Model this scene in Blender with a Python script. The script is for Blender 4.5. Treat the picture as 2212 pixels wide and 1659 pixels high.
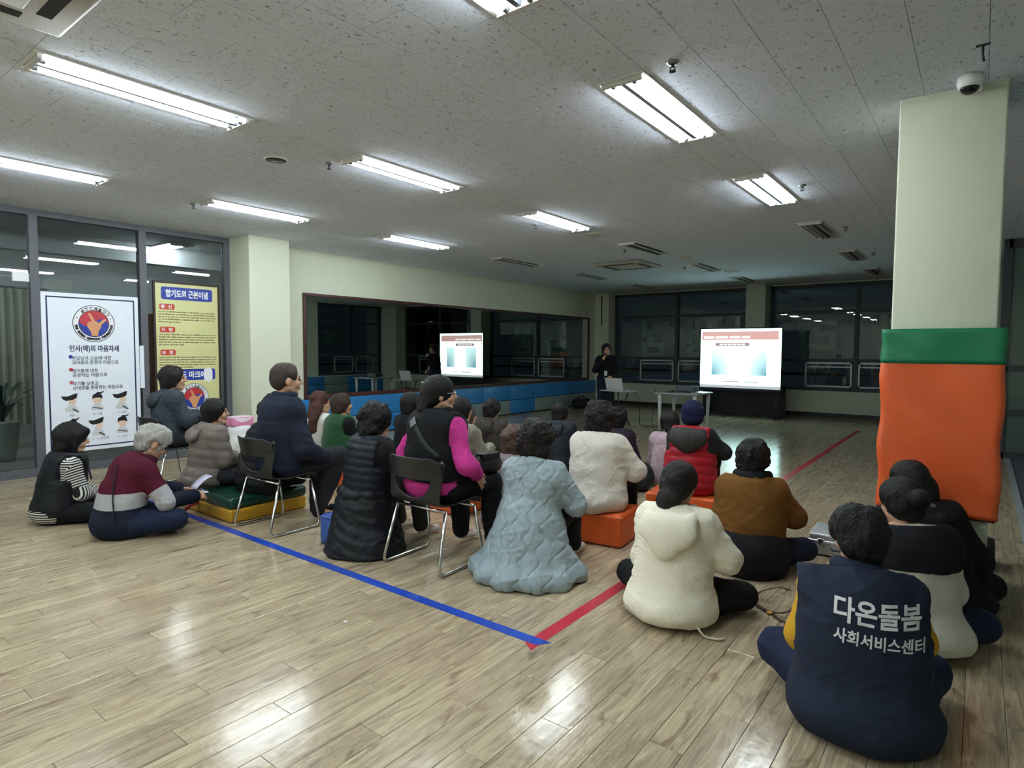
import bpy, bmesh, math, random
import numpy as np
from mathutils import Vector, Matrix
from mathutils.bvhtree import BVHTree
random.seed(7); RNG = np.random.default_rng(11)
for _o in list(bpy.data.objects): bpy.data.objects.remove(_o)
SC = bpy.context.scene
COL = SC.collection
# ------------------------------------------------------------------ camera, world, exposure
FPX, YAW, PITCH, ROLL, CAMH = 1318.1, math.radians(-37.5), math.radians(-3.19), math.radians(.308), 1.5
def cam_axes():
    y, p, r = YAW, PITCH, ROLL
    fw = np.array([math.sin(y)*math.cos(p), math.cos(y)*math.cos(p), math.sin(p)])
    rt = np.array([math.cos(y), -math.sin(y), 0.]); up = np.cross(rt, fw)
    c, s = math.cos(r), math.sin(r)
    return c*rt+s*up, c*up-s*rt, fw
RT, UP, FW = cam_axes()
cam = bpy.data.cameras.new('camera'); camo = bpy.data.objects.new('camera', cam); COL.objects.link(camo)
cam.sensor_fit = 'HORIZONTAL'; cam.sensor_width = 36; cam.lens = FPX/2212*36
cam.clip_start = .05; cam.clip_end = 200
camo.matrix_world = Matrix(((RT[0], UP[0], -FW[0], 0), (RT[1], UP[1], -FW[1], 0), (RT[2], UP[2], -FW[2], CAMH), (0, 0, 0, 1)))
SC.camera = camo
world = bpy.data.worlds.new('night'); SC.world = world; world.use_nodes = True
world.node_tree.nodes['Background'].inputs[0].default_value = (.007, .010, .012, 1)
world.node_tree.nodes['Background'].inputs[1].default_value = .6
SC.view_settings.view_transform = 'Standard'; SC.view_settings.look = 'None'
SC.view_settings.gamma = 1; SC.view_settings.use_curve_mapping = False
SC.view_settings.exposure = 1.04
SC.cycles.use_adaptive_sampling = True; SC.cycles.adaptive_threshold = .09; SC.cycles.adaptive_min_samples = 12; SC.cycles.use_denoising = True
SC.cycles.max_bounces = 6; SC.cycles.diffuse_bounces = 4; SC.cycles.glossy_bounces = 4; SC.cycles.light_sampling_threshold = .03; SC.cycles.transparent_max_bounces = 12; SC.cycles.caustics_reflective = False; SC.cycles.caustics_refractive = False
TUBE_POWER = 52.0          # emission of the lit fluorescent tubes
SCREEN_POWER = 2.0
def proj(P):
    d = np.asarray(P, float)-np.array([0, 0, CAMH]); z = d@FW
    return 1106+FPX*(d@RT)/z, 829.5-FPX*(d@UP)/z, z
# ------------------------------------------------------------------ materials
def lin(c):
    if isinstance(c, str): c = tuple(int(c[i:i+2], 16)/255 for i in (0, 2, 4))
    return tuple(((v/12.92) if v <= .04045 else ((v+.055)/1.055)**2.4) for v in c)+(1,)
MATS = {}
class NT:
    def __init__(s, name):
        s.m = bpy.data.materials.new(name); s.m.use_nodes = True; s.t = s.m.node_tree
        s.b = s.t.nodes['Principled BSDF']; s.out = s.t.nodes['Material Output']
    def n(s, typ, **kw):
        nd = s.t.nodes.new(typ)
        for k, v in kw.items():
            if k.startswith('i_'):
                key = k[2:]; key = int(key) if key.isdigit() else key.replace('_', ' ')
                nd.inputs[key].default_value = v
            else: setattr(nd, k, v)
        return nd
    def l(s, a, b): s.t.links.new(a, b)
    def math(s, op, a, b=None):
        nd = s.n('ShaderNodeMath', operation=op)
        for i, v in enumerate((a, b)):
            if v is None: continue
            if hasattr(v, 'is_output'): s.l(v, nd.inputs[i])
            else: nd.inputs[i].default_value = v
        return nd.outputs[0]
def mat(name, col, rough=.75, metal=0., bump=0., scale=60., var=0., vscale=8., spec=.5, coat=0., stretch=(1, 1, 1), sheen=0., emit=None, wave=None):
    if name in MATS: return MATS[name]
    q = NT(name); b = q.b
    c = lin(col); b.inputs['Base Color'].default_value = c
    b.inputs['Roughness'].default_value = rough; b.inputs['Metallic'].default_value = metal
    b.inputs['Specular IOR Level'].default_value = spec
    if coat: b.inputs['Coat Weight'].default_value = coat; b.inputs['Coat Roughness'].default_value = .12
    if sheen: b.inputs['Sheen Weight'].default_value = sheen; b.inputs['Sheen Roughness'].default_value = .5
    if bump or var or wave:
        tc = q.n('ShaderNodeTexCoord'); mp = q.n('ShaderNodeMapping'); mp.inputs['Scale'].default_value = stretch
        q.l(tc.outputs['Object'], mp.inputs[0])
    if var:
        nz = q.n('ShaderNodeTexNoise', i_Scale=vscale, i_Detail=4.); q.l(mp.outputs[0], nz.inputs['Vector'])
        mx = q.n('ShaderNodeMix', data_type='RGBA'); mx.inputs[6].default_value = tuple(v*(1-var) for v in c[:3])+(1,); mx.inputs[7].default_value = tuple(min(1, v*(1+var)) for v in c[:3])+(1,)
        q.l(nz.outputs[0], mx.inputs[0]); q.l(mx.outputs[2], b.inputs['Base Color'])
    if bump or wave:
        bp = q.n('ShaderNodeBump', i_Strength=min(1., bump if bump else wave[1]), i_Distance=.012)
        if wave:
            wv = q.n('ShaderNodeTexWave', i_Scale=wave[0], i_Distortion=wave[2]); wv.wave_profile = 'SIN'
            wv.bands_direction = wave[3]; q.l(mp.outputs[0], wv.inputs['Vector']); q.l(wv.outputs[1], bp.inputs['Height'])
        else:
            n2 = q.n('ShaderNodeTexNoise', i_Scale=scale, i_Detail=3.); q.l(mp.outputs[0], n2.inputs['Vector']); q.l(n2.outputs[0], bp.inputs['Height'])
        q.l(bp.outputs[0], b.inputs['Normal'])
    if emit: b.inputs['Emission Color'].default_value = c; b.inputs['Emission Strength'].default_value = emit
    MATS[name] = q.m; return q.m
def mat_floor():
    q = NT('plank_vinyl'); W, L = PW, PL
    g = q.n('ShaderNodeNewGeometry'); sx = q.n('ShaderNodeSeparateXYZ'); q.l(g.outputs['Position'], sx.inputs[0])
    ix = q.math('FLOOR', q.math('DIVIDE', sx.outputs[0], W))
    off = q.math('MULTIPLY', q.math('FRACT', q.math('MULTIPLY', ix, .6180339)), L)
    iy = q.math('FLOOR', q.math('DIVIDE', q.math('ADD', sx.outputs[1], off), L))
    cx = q.n('ShaderNodeCombineXYZ'); q.l(ix, cx.inputs[0]); q.l(iy, cx.inputs[1])
    wn = q.n('ShaderNodeTexWhiteNoise', noise_dimensions='2D'); q.l(cx.outputs[0], wn.inputs['Vector'])
    sc = q.n('ShaderNodeVectorMath', operation='MULTIPLY'); sc.inputs[1].default_value = (30, 2.0, 1); q.l(g.outputs['Position'], sc.inputs[0])
    ad = q.n('ShaderNodeVectorMath', operation='MULTIPLY_ADD'); ad.inputs[1].default_value = (37, 91, 13); q.l(wn.outputs['Color'], ad.inputs[0]); q.l(sc.outputs[0], ad.inputs[2])
    nz = q.n('ShaderNodeTexNoise', i_Scale=1.6, i_Detail=7., i_Roughness=.62, i_Distortion=.9); q.l(ad.outputs[0], nz.inputs['Vector'])
    sc2 = q.n('ShaderNodeVectorMath', operation='MULTIPLY'); sc2.inputs[1].default_value = (.22, .9, 1); q.l(ad.outputs[0], sc2.inputs[0])
    n2 = q.n('ShaderNodeTexNoise', i_Scale=1.1, i_Detail=5., i_Distortion=2.2); q.l(sc2.outputs[0], n2.inputs['Vector'])
    cr = q.n('ShaderNodeValToRGB'); e = cr.color_ramp.elements
    e[0].position = .30; e[0].color = lin('968674'); e[1].position = .72; e[1].color = lin('d4c5a8')
    m = e.new(.5); m.color = lin('bba98d')
    q.l(nz.outputs[0], cr.inputs[0])
    kn = q.n('ShaderNodeValToRGB'); k = kn.color_ramp.elements; k[0].position = .28; k[0].color = (.55, .5, .46, 1); k[1].position = .42; k[1].color = (1, 1, 1, 1)
    q.l(n2.outputs[0], kn.inputs[0])
    mu = q.n('ShaderNodeMix', data_type='RGBA', blend_type='MULTIPLY'); mu.inputs[0].default_value = 1; q.l(cr.outputs[0], mu.inputs[6]); q.l(kn.outputs[0], mu.inputs[7])
    tr = q.n('ShaderNodeValToRGB'); t = tr.color_ramp.elements; t[0].color = (.80, .78, .76, 1); t[1].color = (1.0, 1.0, .97, 1); q.l(wn.outputs[0], tr.inputs[0])
    m2 = q.n('ShaderNodeMix', data_type='RGBA', blend_type='MULTIPLY'); m2.inputs[0].default_value = 1; q.l(mu.outputs[2], m2.inputs[6]); q.l(tr.outputs[0], m2.inputs[7])
    q.l(m2.outputs[2], q.b.inputs['Base Color'])
    wr = q.n('ShaderNodeTexNoise', i_Scale=14., i_Detail=4.); q.l(g.outputs['Position'], wr.inputs['Vector'])
    rr = q.n('ShaderNodeMapRange'); rr.inputs[3].default_value = .11; rr.inputs[4].default_value = .20; q.l(wr.outputs[0], rr.inputs[0]); q.l(rr.outputs[0], q.b.inputs['Roughness'])
    bp = q.n('ShaderNodeBump', i_Strength=.10, i_Distance=.003); q.l(nz.outputs[0], bp.inputs['Height'])
    b2 = q.n('ShaderNodeBump', i_Strength=.10, i_Distance=.008); wv = q.n('ShaderNodeTexNoise', i_Scale=16., i_Detail=2.); q.l(g.outputs['Position'], wv.inputs['Vector']); q.l(wv.outputs[0], b2.inputs['Height']); q.l(bp.outputs[0], b2.inputs['Normal'])
    q.l(b2.outputs[0], q.b.inputs['Normal'])
    return q.m
def mat_tile():
    q = NT('mineral_ceiling_tile')
    g = q.n('ShaderNodeNewGeometry'); mp = q.n('ShaderNodeMapping'); mp.inputs['Scale'].default_value = (1.35, .8, 1); q.l(g.outputs['Position'], mp.inputs[0])
    nz = q.n('ShaderNodeTexNoise', i_Scale=42., i_Detail=2.5, i_Distortion=1.4); q.l(mp.outputs[0], nz.inputs['Vector'])
    cr = q.n('ShaderNodeValToRGB'); e = cr.color_ramp.elements; e[0].position = .615; e[0].color = lin('e2ebfa'); e[1].position = .68; e[1].color = lin('989ca4')
    q.l(nz.outputs[0], cr.inputs[0]); q.l(cr.outputs[0], q.b.inputs['Base Color'])
    q.b.inputs['Roughness'].default_value = .95; q.b.inputs['Specular IOR Level'].default_value = .2
    bp = q.n('ShaderNodeBump', i_Strength=.6, i_Distance=.004); bp.invert = True; q.l(cr.outputs[0], bp.inputs['Height'])
    return q.m
def mat_glass(name='window_glass', tint=(.75, .8, .8), refl=1.5, rough=.0):
    q = NT(name); q.t.nodes.remove(q.b)
    tr = q.n('ShaderNodeBsdfTransparent'); tr.inputs[0].default_value = tint+(1,)
    gl = q.n('ShaderNodeBsdfGlossy'); gl.inputs['Roughness'].default_value = rough; gl.inputs[0].default_value = (1, 1, 1, 1)
    fr = q.n('ShaderNodeFresnel', i_IOR=refl); mx = q.n('ShaderNodeMixShader')
    q.l(fr.outputs[0], mx.inputs[0]); q.l(tr.outputs[0], mx.inputs[1]); q.l(gl.outputs[0], mx.inputs[2]); q.l(mx.outputs[0], q.out.inputs[0])
    return q.m
def mat_attr_bands(name, attr, stops, rough=.9, bump=.25, scale=220.):
    """colour bands along a float attribute stored on the mesh; stops = [(pos, colour)...] constant ramp"""
    q = NT(name); a = q.n('ShaderNodeAttribute'); a.attribute_name = attr
    cr = q.n('ShaderNodeValToRGB'); cr.color_ramp.interpolation = 'CONSTANT'; e = cr.color_ramp.elements
    while len(e) > 1: e.remove(e[-1])
    e[0].position = 0; e[0].color = lin(stops[0][1])
    for p, c in stops[1:]:
        n = e.new(p); n.color = lin(c)
    q.l(a.outputs['Fac'], cr.inputs[0]); q.l(cr.outputs[0], q.b.inputs['Base Color']); q.b.inputs['Roughness'].default_value = rough
    q.b.inputs['Specular IOR Level'].default_value = .2
    tc = q.n('ShaderNodeTexCoord'); nz = q.n('ShaderNodeTexNoise', i_Scale=scale); q.l(tc.outputs['Object'], nz.inputs['Vector'])
    bp = q.n('ShaderNodeBump', i_Strength=bump, i_Distance=.005); q.l(nz.outputs[0], bp.inputs['Height']); q.l(bp.outputs[0], q.b.inputs['Normal'])
    return q.m
def mat_stripes(name, attr, pitch, c0, c1, duty=.5):
    q = NT(name); a = q.n('ShaderNodeAttribute'); a.attribute_name = attr
    f = q.math('FRACT', q.math('DIVIDE', a.outputs['Fac'], pitch)); s = q.math('GREATER_THAN', f, duty)
    mx = q.n('ShaderNodeMix', data_type='RGBA'); mx.inputs[6].default_value = lin(c0); mx.inputs[7].default_value = lin(c1); q.l(s, mx.inputs[0])
    q.l(mx.outputs[2], q.b.inputs['Base Color']); q.b.inputs['Roughness'].default_value = .9; return q.m
def mat_emit(name, col, strength):
    q = NT(name); q.t.nodes.remove(q.b); e = q.n('ShaderNodeEmission'); e.inputs[0].default_value = lin(col); e.inputs[1].default_value = strength
    q.l(e.outputs[0], q.out.inputs[0]); return q.m
# ------------------------------------------------------------------ object helpers
def put(o, parent=None, **props):
    COL.objects.link(o)
    if parent is not None: o.parent = parent
    for k, v in props.items():
        if v is not None: o[k] = v
    return o
def thing(name, label, cat, loc=(0, 0, 0), rz=0., group=None):
    o = bpy.data.objects.new(name, None); o.empty_display_size = .1; o.location = loc; o.rotation_euler = (0, 0, rz)
    return put(o, None, label=label, category=cat, group=group)
def npmesh(name, V, F, m=None, smooth=True, attrs=None):
    """V (n,3); F (m,4)/(m,3) array or list of polygons"""
    me = bpy.data.meshes.new(name); V = np.asarray(V, np.float32)
    if isinstance(F, np.ndarray):
        k = F.shape[1]; me.vertices.add(len(V)); me.vertices.foreach_set('co', V.ravel())
        me.loops.add(F.size); me.loops.foreach_set('vertex_index', F.astype(np.int32).ravel())
        me.polygons.add(len(F)); me.polygons.foreach_set('loop_start', np.arange(0, F.size, k, dtype=np.int32))
        me.update(calc_edges=True); me.validate()
    else:
        me.from_pydata([tuple(map(float, v)) for v in V], [], [tuple(int(i) for i in f) for f in F]); me.update()
    if smooth: me.polygons.foreach_set('use_smooth', np.ones(len(me.polygons), dtype=bool))
    for k, v in (attrs or {}).items():
        at = me.attributes.new(k, 'FLOAT', 'POINT'); at.data.foreach_set('value', np.asarray(v, np.float32))
    if m is not None:
        for mm in (m if isinstance(m, (list, tuple)) else [m]): me.materials.append(mm)
    return me
def obj(name, me, parent=None, loc=None, rot=None, **props):
    o = bpy.data.objects.new(name, me)
    if loc is not None: o.location = loc
    if rot is not None: o.rotation_euler = rot
    return put(o, parent, **props)
def tagged(name, me, label, cat, loc=None, rot=None, group=None):
    return obj(name, me, None, loc, rot, label=label, category=cat, group=group)
def struct(name, me, parent=None, loc=None, rot=None):
    if parent is None: return obj(name, me, None, loc, rot, kind='structure')
    return obj(name, me, parent, loc, rot)
BOXF = [(0, 3, 2, 1), (4, 5, 6, 7), (0, 1, 5, 4), (1, 2, 6, 5), (2, 3, 7, 6), (3, 0, 4, 7)]
def boxv(x0, x1, y0, y1, z0, z1):
    return [(x0, y0, z0), (x1, y0, z0), (x1, y1, z0), (x0, y1, z0), (x0, y0, z1), (x1, y0, z1), (x1, y1, z1), (x0, y1, z1)]
class MB:
    """collects simple shapes of ONE part into one mesh"""
    def __init__(s): s.V = []; s.F = []
    def add(s, V, F):
        o = len(s.V); s.V += [tuple(map(float, v)) for v in V]; s.F += [tuple(int(i)+o for i in f) for f in F]; return s
    def box(s, x0, x1, y0, y1, z0, z1): return s.add(boxv(min(x0, x1), max(x0, x1), min(y0, y1), max(y0, y1), min(z0, z1), max(z0, z1)), BOXF)
    def tube(s, pts, r, n=8, cap=True, closed=False):
        V, F = tube(pts, r, n, cap, closed); return s.add(V, F)
    def mesh(s, name, m, smooth=False): return npmesh(name, s.V, s.F, m, smooth)
def bevbox(name, x0, x1, y0, y1, z0, z1, m, r=.01, seg=2, smooth=True):
    bm = bmesh.new(); vs = [bm.verts.new(v) for v in boxv(x0, x1, y0, y1, z0, z1)]
    for f in BOXF: bm.faces.new([vs[i] for i in f])
    bmesh.ops.bevel(bm, geom=list(bm.edges), offset=r, segments=seg, affect='EDGES', profile=.6)
    me = bpy.data.meshes.new(name); bm.to_mesh(me); bm.free(); me.materials.append(m)
    if smooth and seg > 1: me.polygons.foreach_set('use_smooth', np.ones(len(me.polygons), dtype=bool))
    return me
def tube(pts, r, n=8, cap=True, closed=False):
    P = np.asarray(pts, float); k = len(P); rs = np.full(k, r) if np.isscalar(r) else np.asarray(r, float)
    T = np.gradient(P, axis=0) if not closed else (np.roll(P, -1, 0)-np.roll(P, 1, 0))
    T /= np.linalg.norm(T, axis=1, keepdims=True)+1e-12
    a = np.array([0, 0, 1.]) if abs(T[0][2]) < .9 else np.array([1., 0, 0])
    U = np.cross(T[0], a); U /= np.linalg.norm(U); V = []
    for i in range(k):
        U = U-T[i]*(U@T[i]); U /= np.linalg.norm(U); B = np.cross(T[i], U)
        for j in range(n):
            th = 2*math.pi*j/n; V.append(P[i]+rs[i]*(U*math.cos(th)+B*math.sin(th)))
    F = []
    for i in range(k if closed else k-1):
        for j in range(n):
            i2 = (i+1) % k; F.append((i*n+j, i*n+(j+1) % n, i2*n+(j+1) % n, i2*n+j))
    if cap and not closed: F += [tuple(range(n-1, -1, -1)), tuple((k-1)*n+j for j in range(n))]
    return V, F
def rounded(pts, rad, seg=5, closed=False):
    P = [np.asarray(p, float) for p in pts]; out = []; n = len(P)
    for i in range(n):
        if not closed and i in (0, n-1): out.append(P[i]); continue
        a, b, c = P[i-1], P[i], P[(i+1) % n]; u = a-b; v = c-b; lu, lv = np.linalg.norm(u), np.linalg.norm(v); d = min(rad, lu*.45, lv*.45)
        p0 = b+u/lu*d; p1 = b+v/lv*d
        for t in np.linspace(0, 1, seg): out.append((1-t)**2*p0+2*t*(1-t)*b+t*t*p1)
    return out
def lathe(prof, n=24):
    V = []; F = []; k = len(prof)
    for r, z in prof:
        for j in range(n): V.append((r*math.cos(2*math.pi*j/n), r*math.sin(2*math.pi*j/n), z))
    for i in range(k-1):
        for j in range(n): F.append((i*n+j, i*n+(j+1) % n, (i+1)*n+(j+1) % n, (i+1)*n+j))
    F.append(tuple(range(n-1, -1, -1))); F.append(tuple((k-1)*n+j for j in range(n)))
    return V, F
def text_mesh(body, size, m, bold=0., align='LEFT', extrude=0., vert=None):
    """lettering as a flat mesh in the XY plane (built-in font)"""
    cu = bpy.data.curves.new('lettering', 'FONT'); cu.body = body; cu.size = size; cu.align_x = align; cu.offset = bold; cu.extrude = extrude
    cu.resolution_u = 3
    o = bpy.data.objects.new('lettering', cu); COL.objects.link(o)
    dg = bpy.context.evaluated_depsgraph_get(); me = bpy.data.meshes.new_from_object(o.evaluated_get(dg))
    bpy.data.objects.remove(o); bpy.data.curves.remove(cu)
    me.materials.clear(); me.materials.append(m); return me
# ------------------------------------------------------------------ smooth solids from signed distances
def cap_(a, b, ra, rb=None, k=.03): return ('c', np.asarray(a, float), np.asarray(b, float), ra, ra if rb is None else rb, k)
def ell_(c, r, R=None, k=.03): return ('e', np.asarray(c, float), np.asarray(r, float), R, k)
def fru_(pb, pt, rb, rt, sy=1., k=.05): return ('f', np.asarray(pb, float), np.asarray(pt, float), rb, rt, sy, k)
def _bounds(p):
    if p[0] == 'f':
        r = max(p[3], p[4])*max(1, 1/p[5]); return np.minimum(p[1], p[2])-[r, r, 0], np.maximum(p[1], p[2])+[r, r, 0]
    if p[0] == 'c': r = max(p[3], p[4]); return np.minimum(p[1], p[2])-r, np.maximum(p[1], p[2])+r
    r = p[2] if p[3] is None else np.full(3, p[2].max()); return p[1]-r, p[1]+r
def _dist(p, X):
    if p[0] == 'f':
        zb, zt = p[1][2], p[2][2]; t = np.clip((X[..., 2]-zb)/(zt-zb), 0, 1); dx = X[..., 0]-(p[1][0]+(p[2][0]-p[1][0])*t); dy = (X[..., 1]-(p[1][1]+(p[2][1]-p[1][1])*t))*p[5]
        return np.maximum((np.sqrt(dx*dx+dy*dy)-(p[3]+(p[4]-p[3])*t))*.85, np.maximum(zb-X[..., 2], X[..., 2]-zt))
    if p[0] == 'c':
        a, b = p[1], p[2]; ab = b-a; L = ab@ab+1e-12; d = X-a
        t = np.clip((d@ab)/L, 0, 1); q = d-t[..., None]*ab
        return np.sqrt((q*q).sum(-1))-(p[3]+(p[4]-p[3])*t)
    d = X-p[1]
    if p[3] is not None: d = d@p[3]
    q = d/p[2]; k0 = np.sqrt((q*q).sum(-1)); q2 = q/p[2]; k1 = np.sqrt((q2*q2).sum(-1))+1e-9
    return k0*(k0-1)/k1
def inflate(prims, t):
    out = []
    for p in prims:
        out.append(('c', p[1], p[2], p[3]+t, p[4]+t, p[5]) if p[0] == 'c' else ('e', p[1], p[2]+t, p[3], p[4]))
    return out
def sdf_mesh(prims, h, subs=(), planes=(), extra=None):
    lo = np.min([_bounds(p)[0] for p in prims], 0)-3*h; hi = np.max([_bounds(p)[1] for p in prims], 0)+3*h
    n = np.ceil((hi-lo)/h).astype(int)+1
    ax = [lo[i]+h*np.arange(n[i]) for i in range(3)]
    F = np.full(n, .5, np.float32)
    def sub(p, m):
        b0, b1 = _bounds(p); s = []
        for i in range(3):
            a = max(0, int((b0[i]-m-lo[i])/h)); b = min(n[i], int((b1[i]+m-lo[i])/h)+2)
            if b <= a: return None, None
            s.append(slice(a, b))
        X = np.stack(np.meshgrid(ax[0][s[0]], ax[1][s[1]], ax[2][s[2]], indexing='ij'), -1)
        return tuple(s), X
    for p in prims:
        k = p[-1]; s, X = sub(p, k+2.5*h)
        if s is None: continue
        d = _dist(p, X); f = F[s]
        hh = np.clip(.5+.5*(f-d)/k, 0, 1); F[s] = f*(1-hh)+d*hh-k*hh*(1-hh)
    for p in subs:
        k = p[-1]; s, X = sub(p, k+2.5*h)
        if s is None: continue
        d = -_dist(p, X); f = F[s]
        hh = np.clip(.5-.5*(f-d)/k, 0, 1); F[s] = f*(1-hh)+d*hh+k*hh*(1-hh)
    if planes or extra:
        X = np.stack(np.meshgrid(*ax, indexing='ij'), -1)
        for pt, nr in planes:               # keeps the side the normal points away from
            F = np.maximum(F, (X-np.asarray(pt, float))@np.asarray(nr, float))
        if extra: F = extra(F, X)
    return surface_nets(F.astype(np.float32), lo, h)
_CO = np.array([(i, j, k) for i in (0, 1) for j in (0, 1) for k in (0, 1)])
_ED = [(a, b) for a in range(8) for b in range(a+1, 8) if np.abs(_CO[a]-_CO[b]).sum() == 1]
def surface_nets(F, lo, h):
    S = F < 0; nx, ny, nz = F.shape
    c = np.zeros((nx-1, ny-1, nz-1), np.int8)
    for i, j, k in _CO: c += S[i:nx-1+i, j:ny-1+j, k:nz-1+k]
    act = (c > 0) & (c < 8); I = np.argwhere(act)
    vals = np.stack([F[I[:, 0]+i, I[:, 1]+j, I[:, 2]+k] for i, j, k in _CO], 1)
    acc = np.zeros((len(I), 3)); cnt = np.zeros(len(I))
    for a, b in _ED:
        va, vb = vals[:, a], vals[:, b]; mk = (va < 0) != (vb < 0)
        t = np.where(mk, va/(va-vb+1e-20), 0)
        acc += np.where(mk[:, None], _CO[a]+(t[:, None])*(_CO[b]-_CO[a]), 0); cnt += mk
    V = lo+h*(I+acc/cnt[:, None])
    idx = np.full(act.shape, -1, np.int64); idx[act] = np.arange(len(I)); Q = []
    for axn in range(3):
        o1, o2 = [(1, 2), (2, 0), (0, 1)][axn]
        sl0 = [slice(None)]*3; sl1 = [slice(None)]*3; sl0[axn] = slice(0, -1); sl1[axn] = slice(1, None)
        A, B = S[tuple(sl0)], S[tuple(sl1)]
        E = np.argwhere(A != B)
        E = E[(E[:, o1] > 0) & (E[:, o2] > 0) & (E[:, o1] < F.shape[o1]-1) & (E[:, o2] < F.shape[o2]-1)]
        if not len(E): continue
        ins = A[E[:, 0], E[:, 1], E[:, 2]]
        def at(d1, d2):
            e = E.copy(); e[:, o1] += d1; e[:, o2] += d2; return idx[e[:, 0], e[:, 1], e[:, 2]]
        q = np.stack([at(-1, -1), at(0, -1), at(0, 0), at(-1, 0)], 1)
        q[~ins] = q[~ins][:, ::-1]; Q.append(q)
    Q = np.concatenate(Q); Q = Q[(Q >= 0).all(1)]
    return V, Q
def vnormals(V, F):
    n = np.cross(V[F[:, 2]]-V[F[:, 0]], V[F[:, 3]]-V[F[:, 1]]); N = np.zeros_like(V)
    for i in range(4): np.add.at(N, F[:, i], n)
    return N/(np.linalg.norm(N, axis=1, keepdims=True)+1e-12)
def snoise(P, f, seed=0, oct=1, an=(1, 1, 1)):
    out = np.zeros(len(P)); amp = 1.; tot = 0.; r = np.random.default_rng(seed)
    for o in range(oct):
        for i in range(5):
            d = r.normal(size=3); d /= np.linalg.norm(d); ph = r.uniform(0, 6.28)
            q = r.normal(size=3)*.6
            out += amp*np.sin((P*an)@d*f*(2.**o)*r.uniform(.8, 1.3)+ph+1.3*np.sin((P*an)@q*f*.7*(2.**o)+ph*2))/5*1.8
        tot += amp; amp *= .5
    return out/tot
def displace(V, F, fn): return V+vnormals(V, F)*fn(V)[:, None]
def rotx(a): c, s = math.cos(a), math.sin(a); return np.array([[1, 0, 0], [0, c, -s], [0, s, c]])
def roty(a): c, s = math.cos(a), math.sin(a); return np.array([[c, 0, s], [0, 1, 0], [-s, 0, c]])
def rotz(a): c, s = math.cos(a), math.sin(a); return np.array([[c, -s, 0], [s, c, 0], [0, 0, 1]])
# ------------------------------------------------------------------ the room
HC = 3.08; XL, XR, YB, YF = -8.65, .32, 15.45, -4.7
PW, PL = .137, .915; TW, TL = .309, .618; TX0 = -.953
m_wall = mat('wall_paint', 'd4d7c2', .85, bump=.05, scale=90., var=.03, vscale=3.)
m_floor = mat_floor(); m_tile = mat_tile()
m_sub = mat('floor_joint', '4a4036', .9); m_slab = mat('ceiling_slab', '6b6864', .95)
m_frame = mat('grey_painted_frame', '5b5d64', .5, bump=.05)
m_dkframe = mat('dark_window_frame', '3d4043', .55)
m_alu = mat('aluminium_sash', 'a9adb0', .4, metal=.6)
m_glass = mat_glass('night_window_glass', (.72, .78, .78), 1.5)
m_store = mat_glass('storefront_glass', (.82, .84, .85), 1.5)
m_base = mat('black_baseboard', '1c1a19', .5)
m_white = mat('white_plastic', 'e9e9e6', .45); m_black = mat('black_plastic', '17181a', .45)
m_enamel = mat('white_enamel', 'e4e4df', .35)
m_chrome = mat('chrome_tube', 'd9d6d0', .18, metal=1.)
m_steel = mat('dull_steel', '8e9194', .4, metal=.8)
# floor: planks as pieces
fl = struct('floor', MB().box(XL, XR, YF, YB, -.10, -.0045).mesh('floor', m_sub))
def plank_mesh(name, w, l, m, t=.004, ch=.0012):
    x, y = w/2, l/2; a, b = x-ch, y-ch
    V = [(-x, -y, -t), (x, -y, -t), (x, y, -t), (-x, y, -t), (-x, -y, -ch), (x, -y, -ch), (x, y, -ch), (-x, y, -ch), (-a, -b, 0), (a, -b, 0), (a, b, 0), (-a, b, 0)]
    F = [(8, 9, 10, 11)]+[(i, (i+1) % 4, 4+(i+1) % 4, 4+i) for i in range(4)]+[(4+i, 4+(i+1) % 4, 8+(i+1) % 4, 8+i) for i in range(4)]
    return V, F
cand = []
for ix in range(int(math.floor(XL/PW)), int(math.ceil(XR/PW))):
    x0, x1 = max(ix*PW, XL), min((ix+1)*PW, XR); off = ((ix*.6180339) % 1.)*PL
    j0 = int(math.floor((YF+off)/PL))
    for iy in range(j0, int((YB+off)/PL)+2):
        y0, y1 = max(iy*PL-off, YF), min((iy+1)*PL-off, YB)
        if y1-y0 < .02 or x1-x0 < .01: continue
        px = proj(((x0+x1)/2, (y0+y1)/2, 0)); inv = px[2] > .3 and -150 < px[0] < 2360 and px[1] < 1800
        cand.append((px[2] if inv else 99+abs(px[2]), x0, x1, y0, y1))
cand.sort()
full = npmesh('plank', *plank_mesh('plank', PW-.0014, PL-.0014, m_floor), m_floor, False)
rest = MB()
for n, (d, x0, x1, y0, y1) in enumerate(cand):
    w, l = x1-x0, y1-y0; c = ((x0+x1)/2, (y0+y1)/2, 0)
    if n < 300:
        me = full if abs(w-PW) < 1e-4 and abs(l-PL) < 1e-4 else npmesh('plank', *plank_mesh('plank', w-.0014, l-.0014, m_floor), m_floor, False)
        obj('plank', me, fl, c)
    else:
        V, F = plank_mesh('p', w-.0014, l-.0014, m_floor); rest.add([(v[0]+c[0], v[1]+c[1], v[2]) for v in V], F)
obj('plank_field', rest.mesh('plank_field', m_floor), fl, kind='stuff')
m_mat = mat('grey_blue_sheet', '59616b', .6, var=.08)
struct('floor_annex', MB().box(XR+.06, 3.6, YF, 11.05, -.1, .0).mesh('floor_annex', m_mat))
struct('trim_1', MB().box(XR, XR+.06, YF, 11.05, -.1, .012).mesh('trim', mat('pale_edge_strip', '9fa3a6', .5)))
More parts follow.
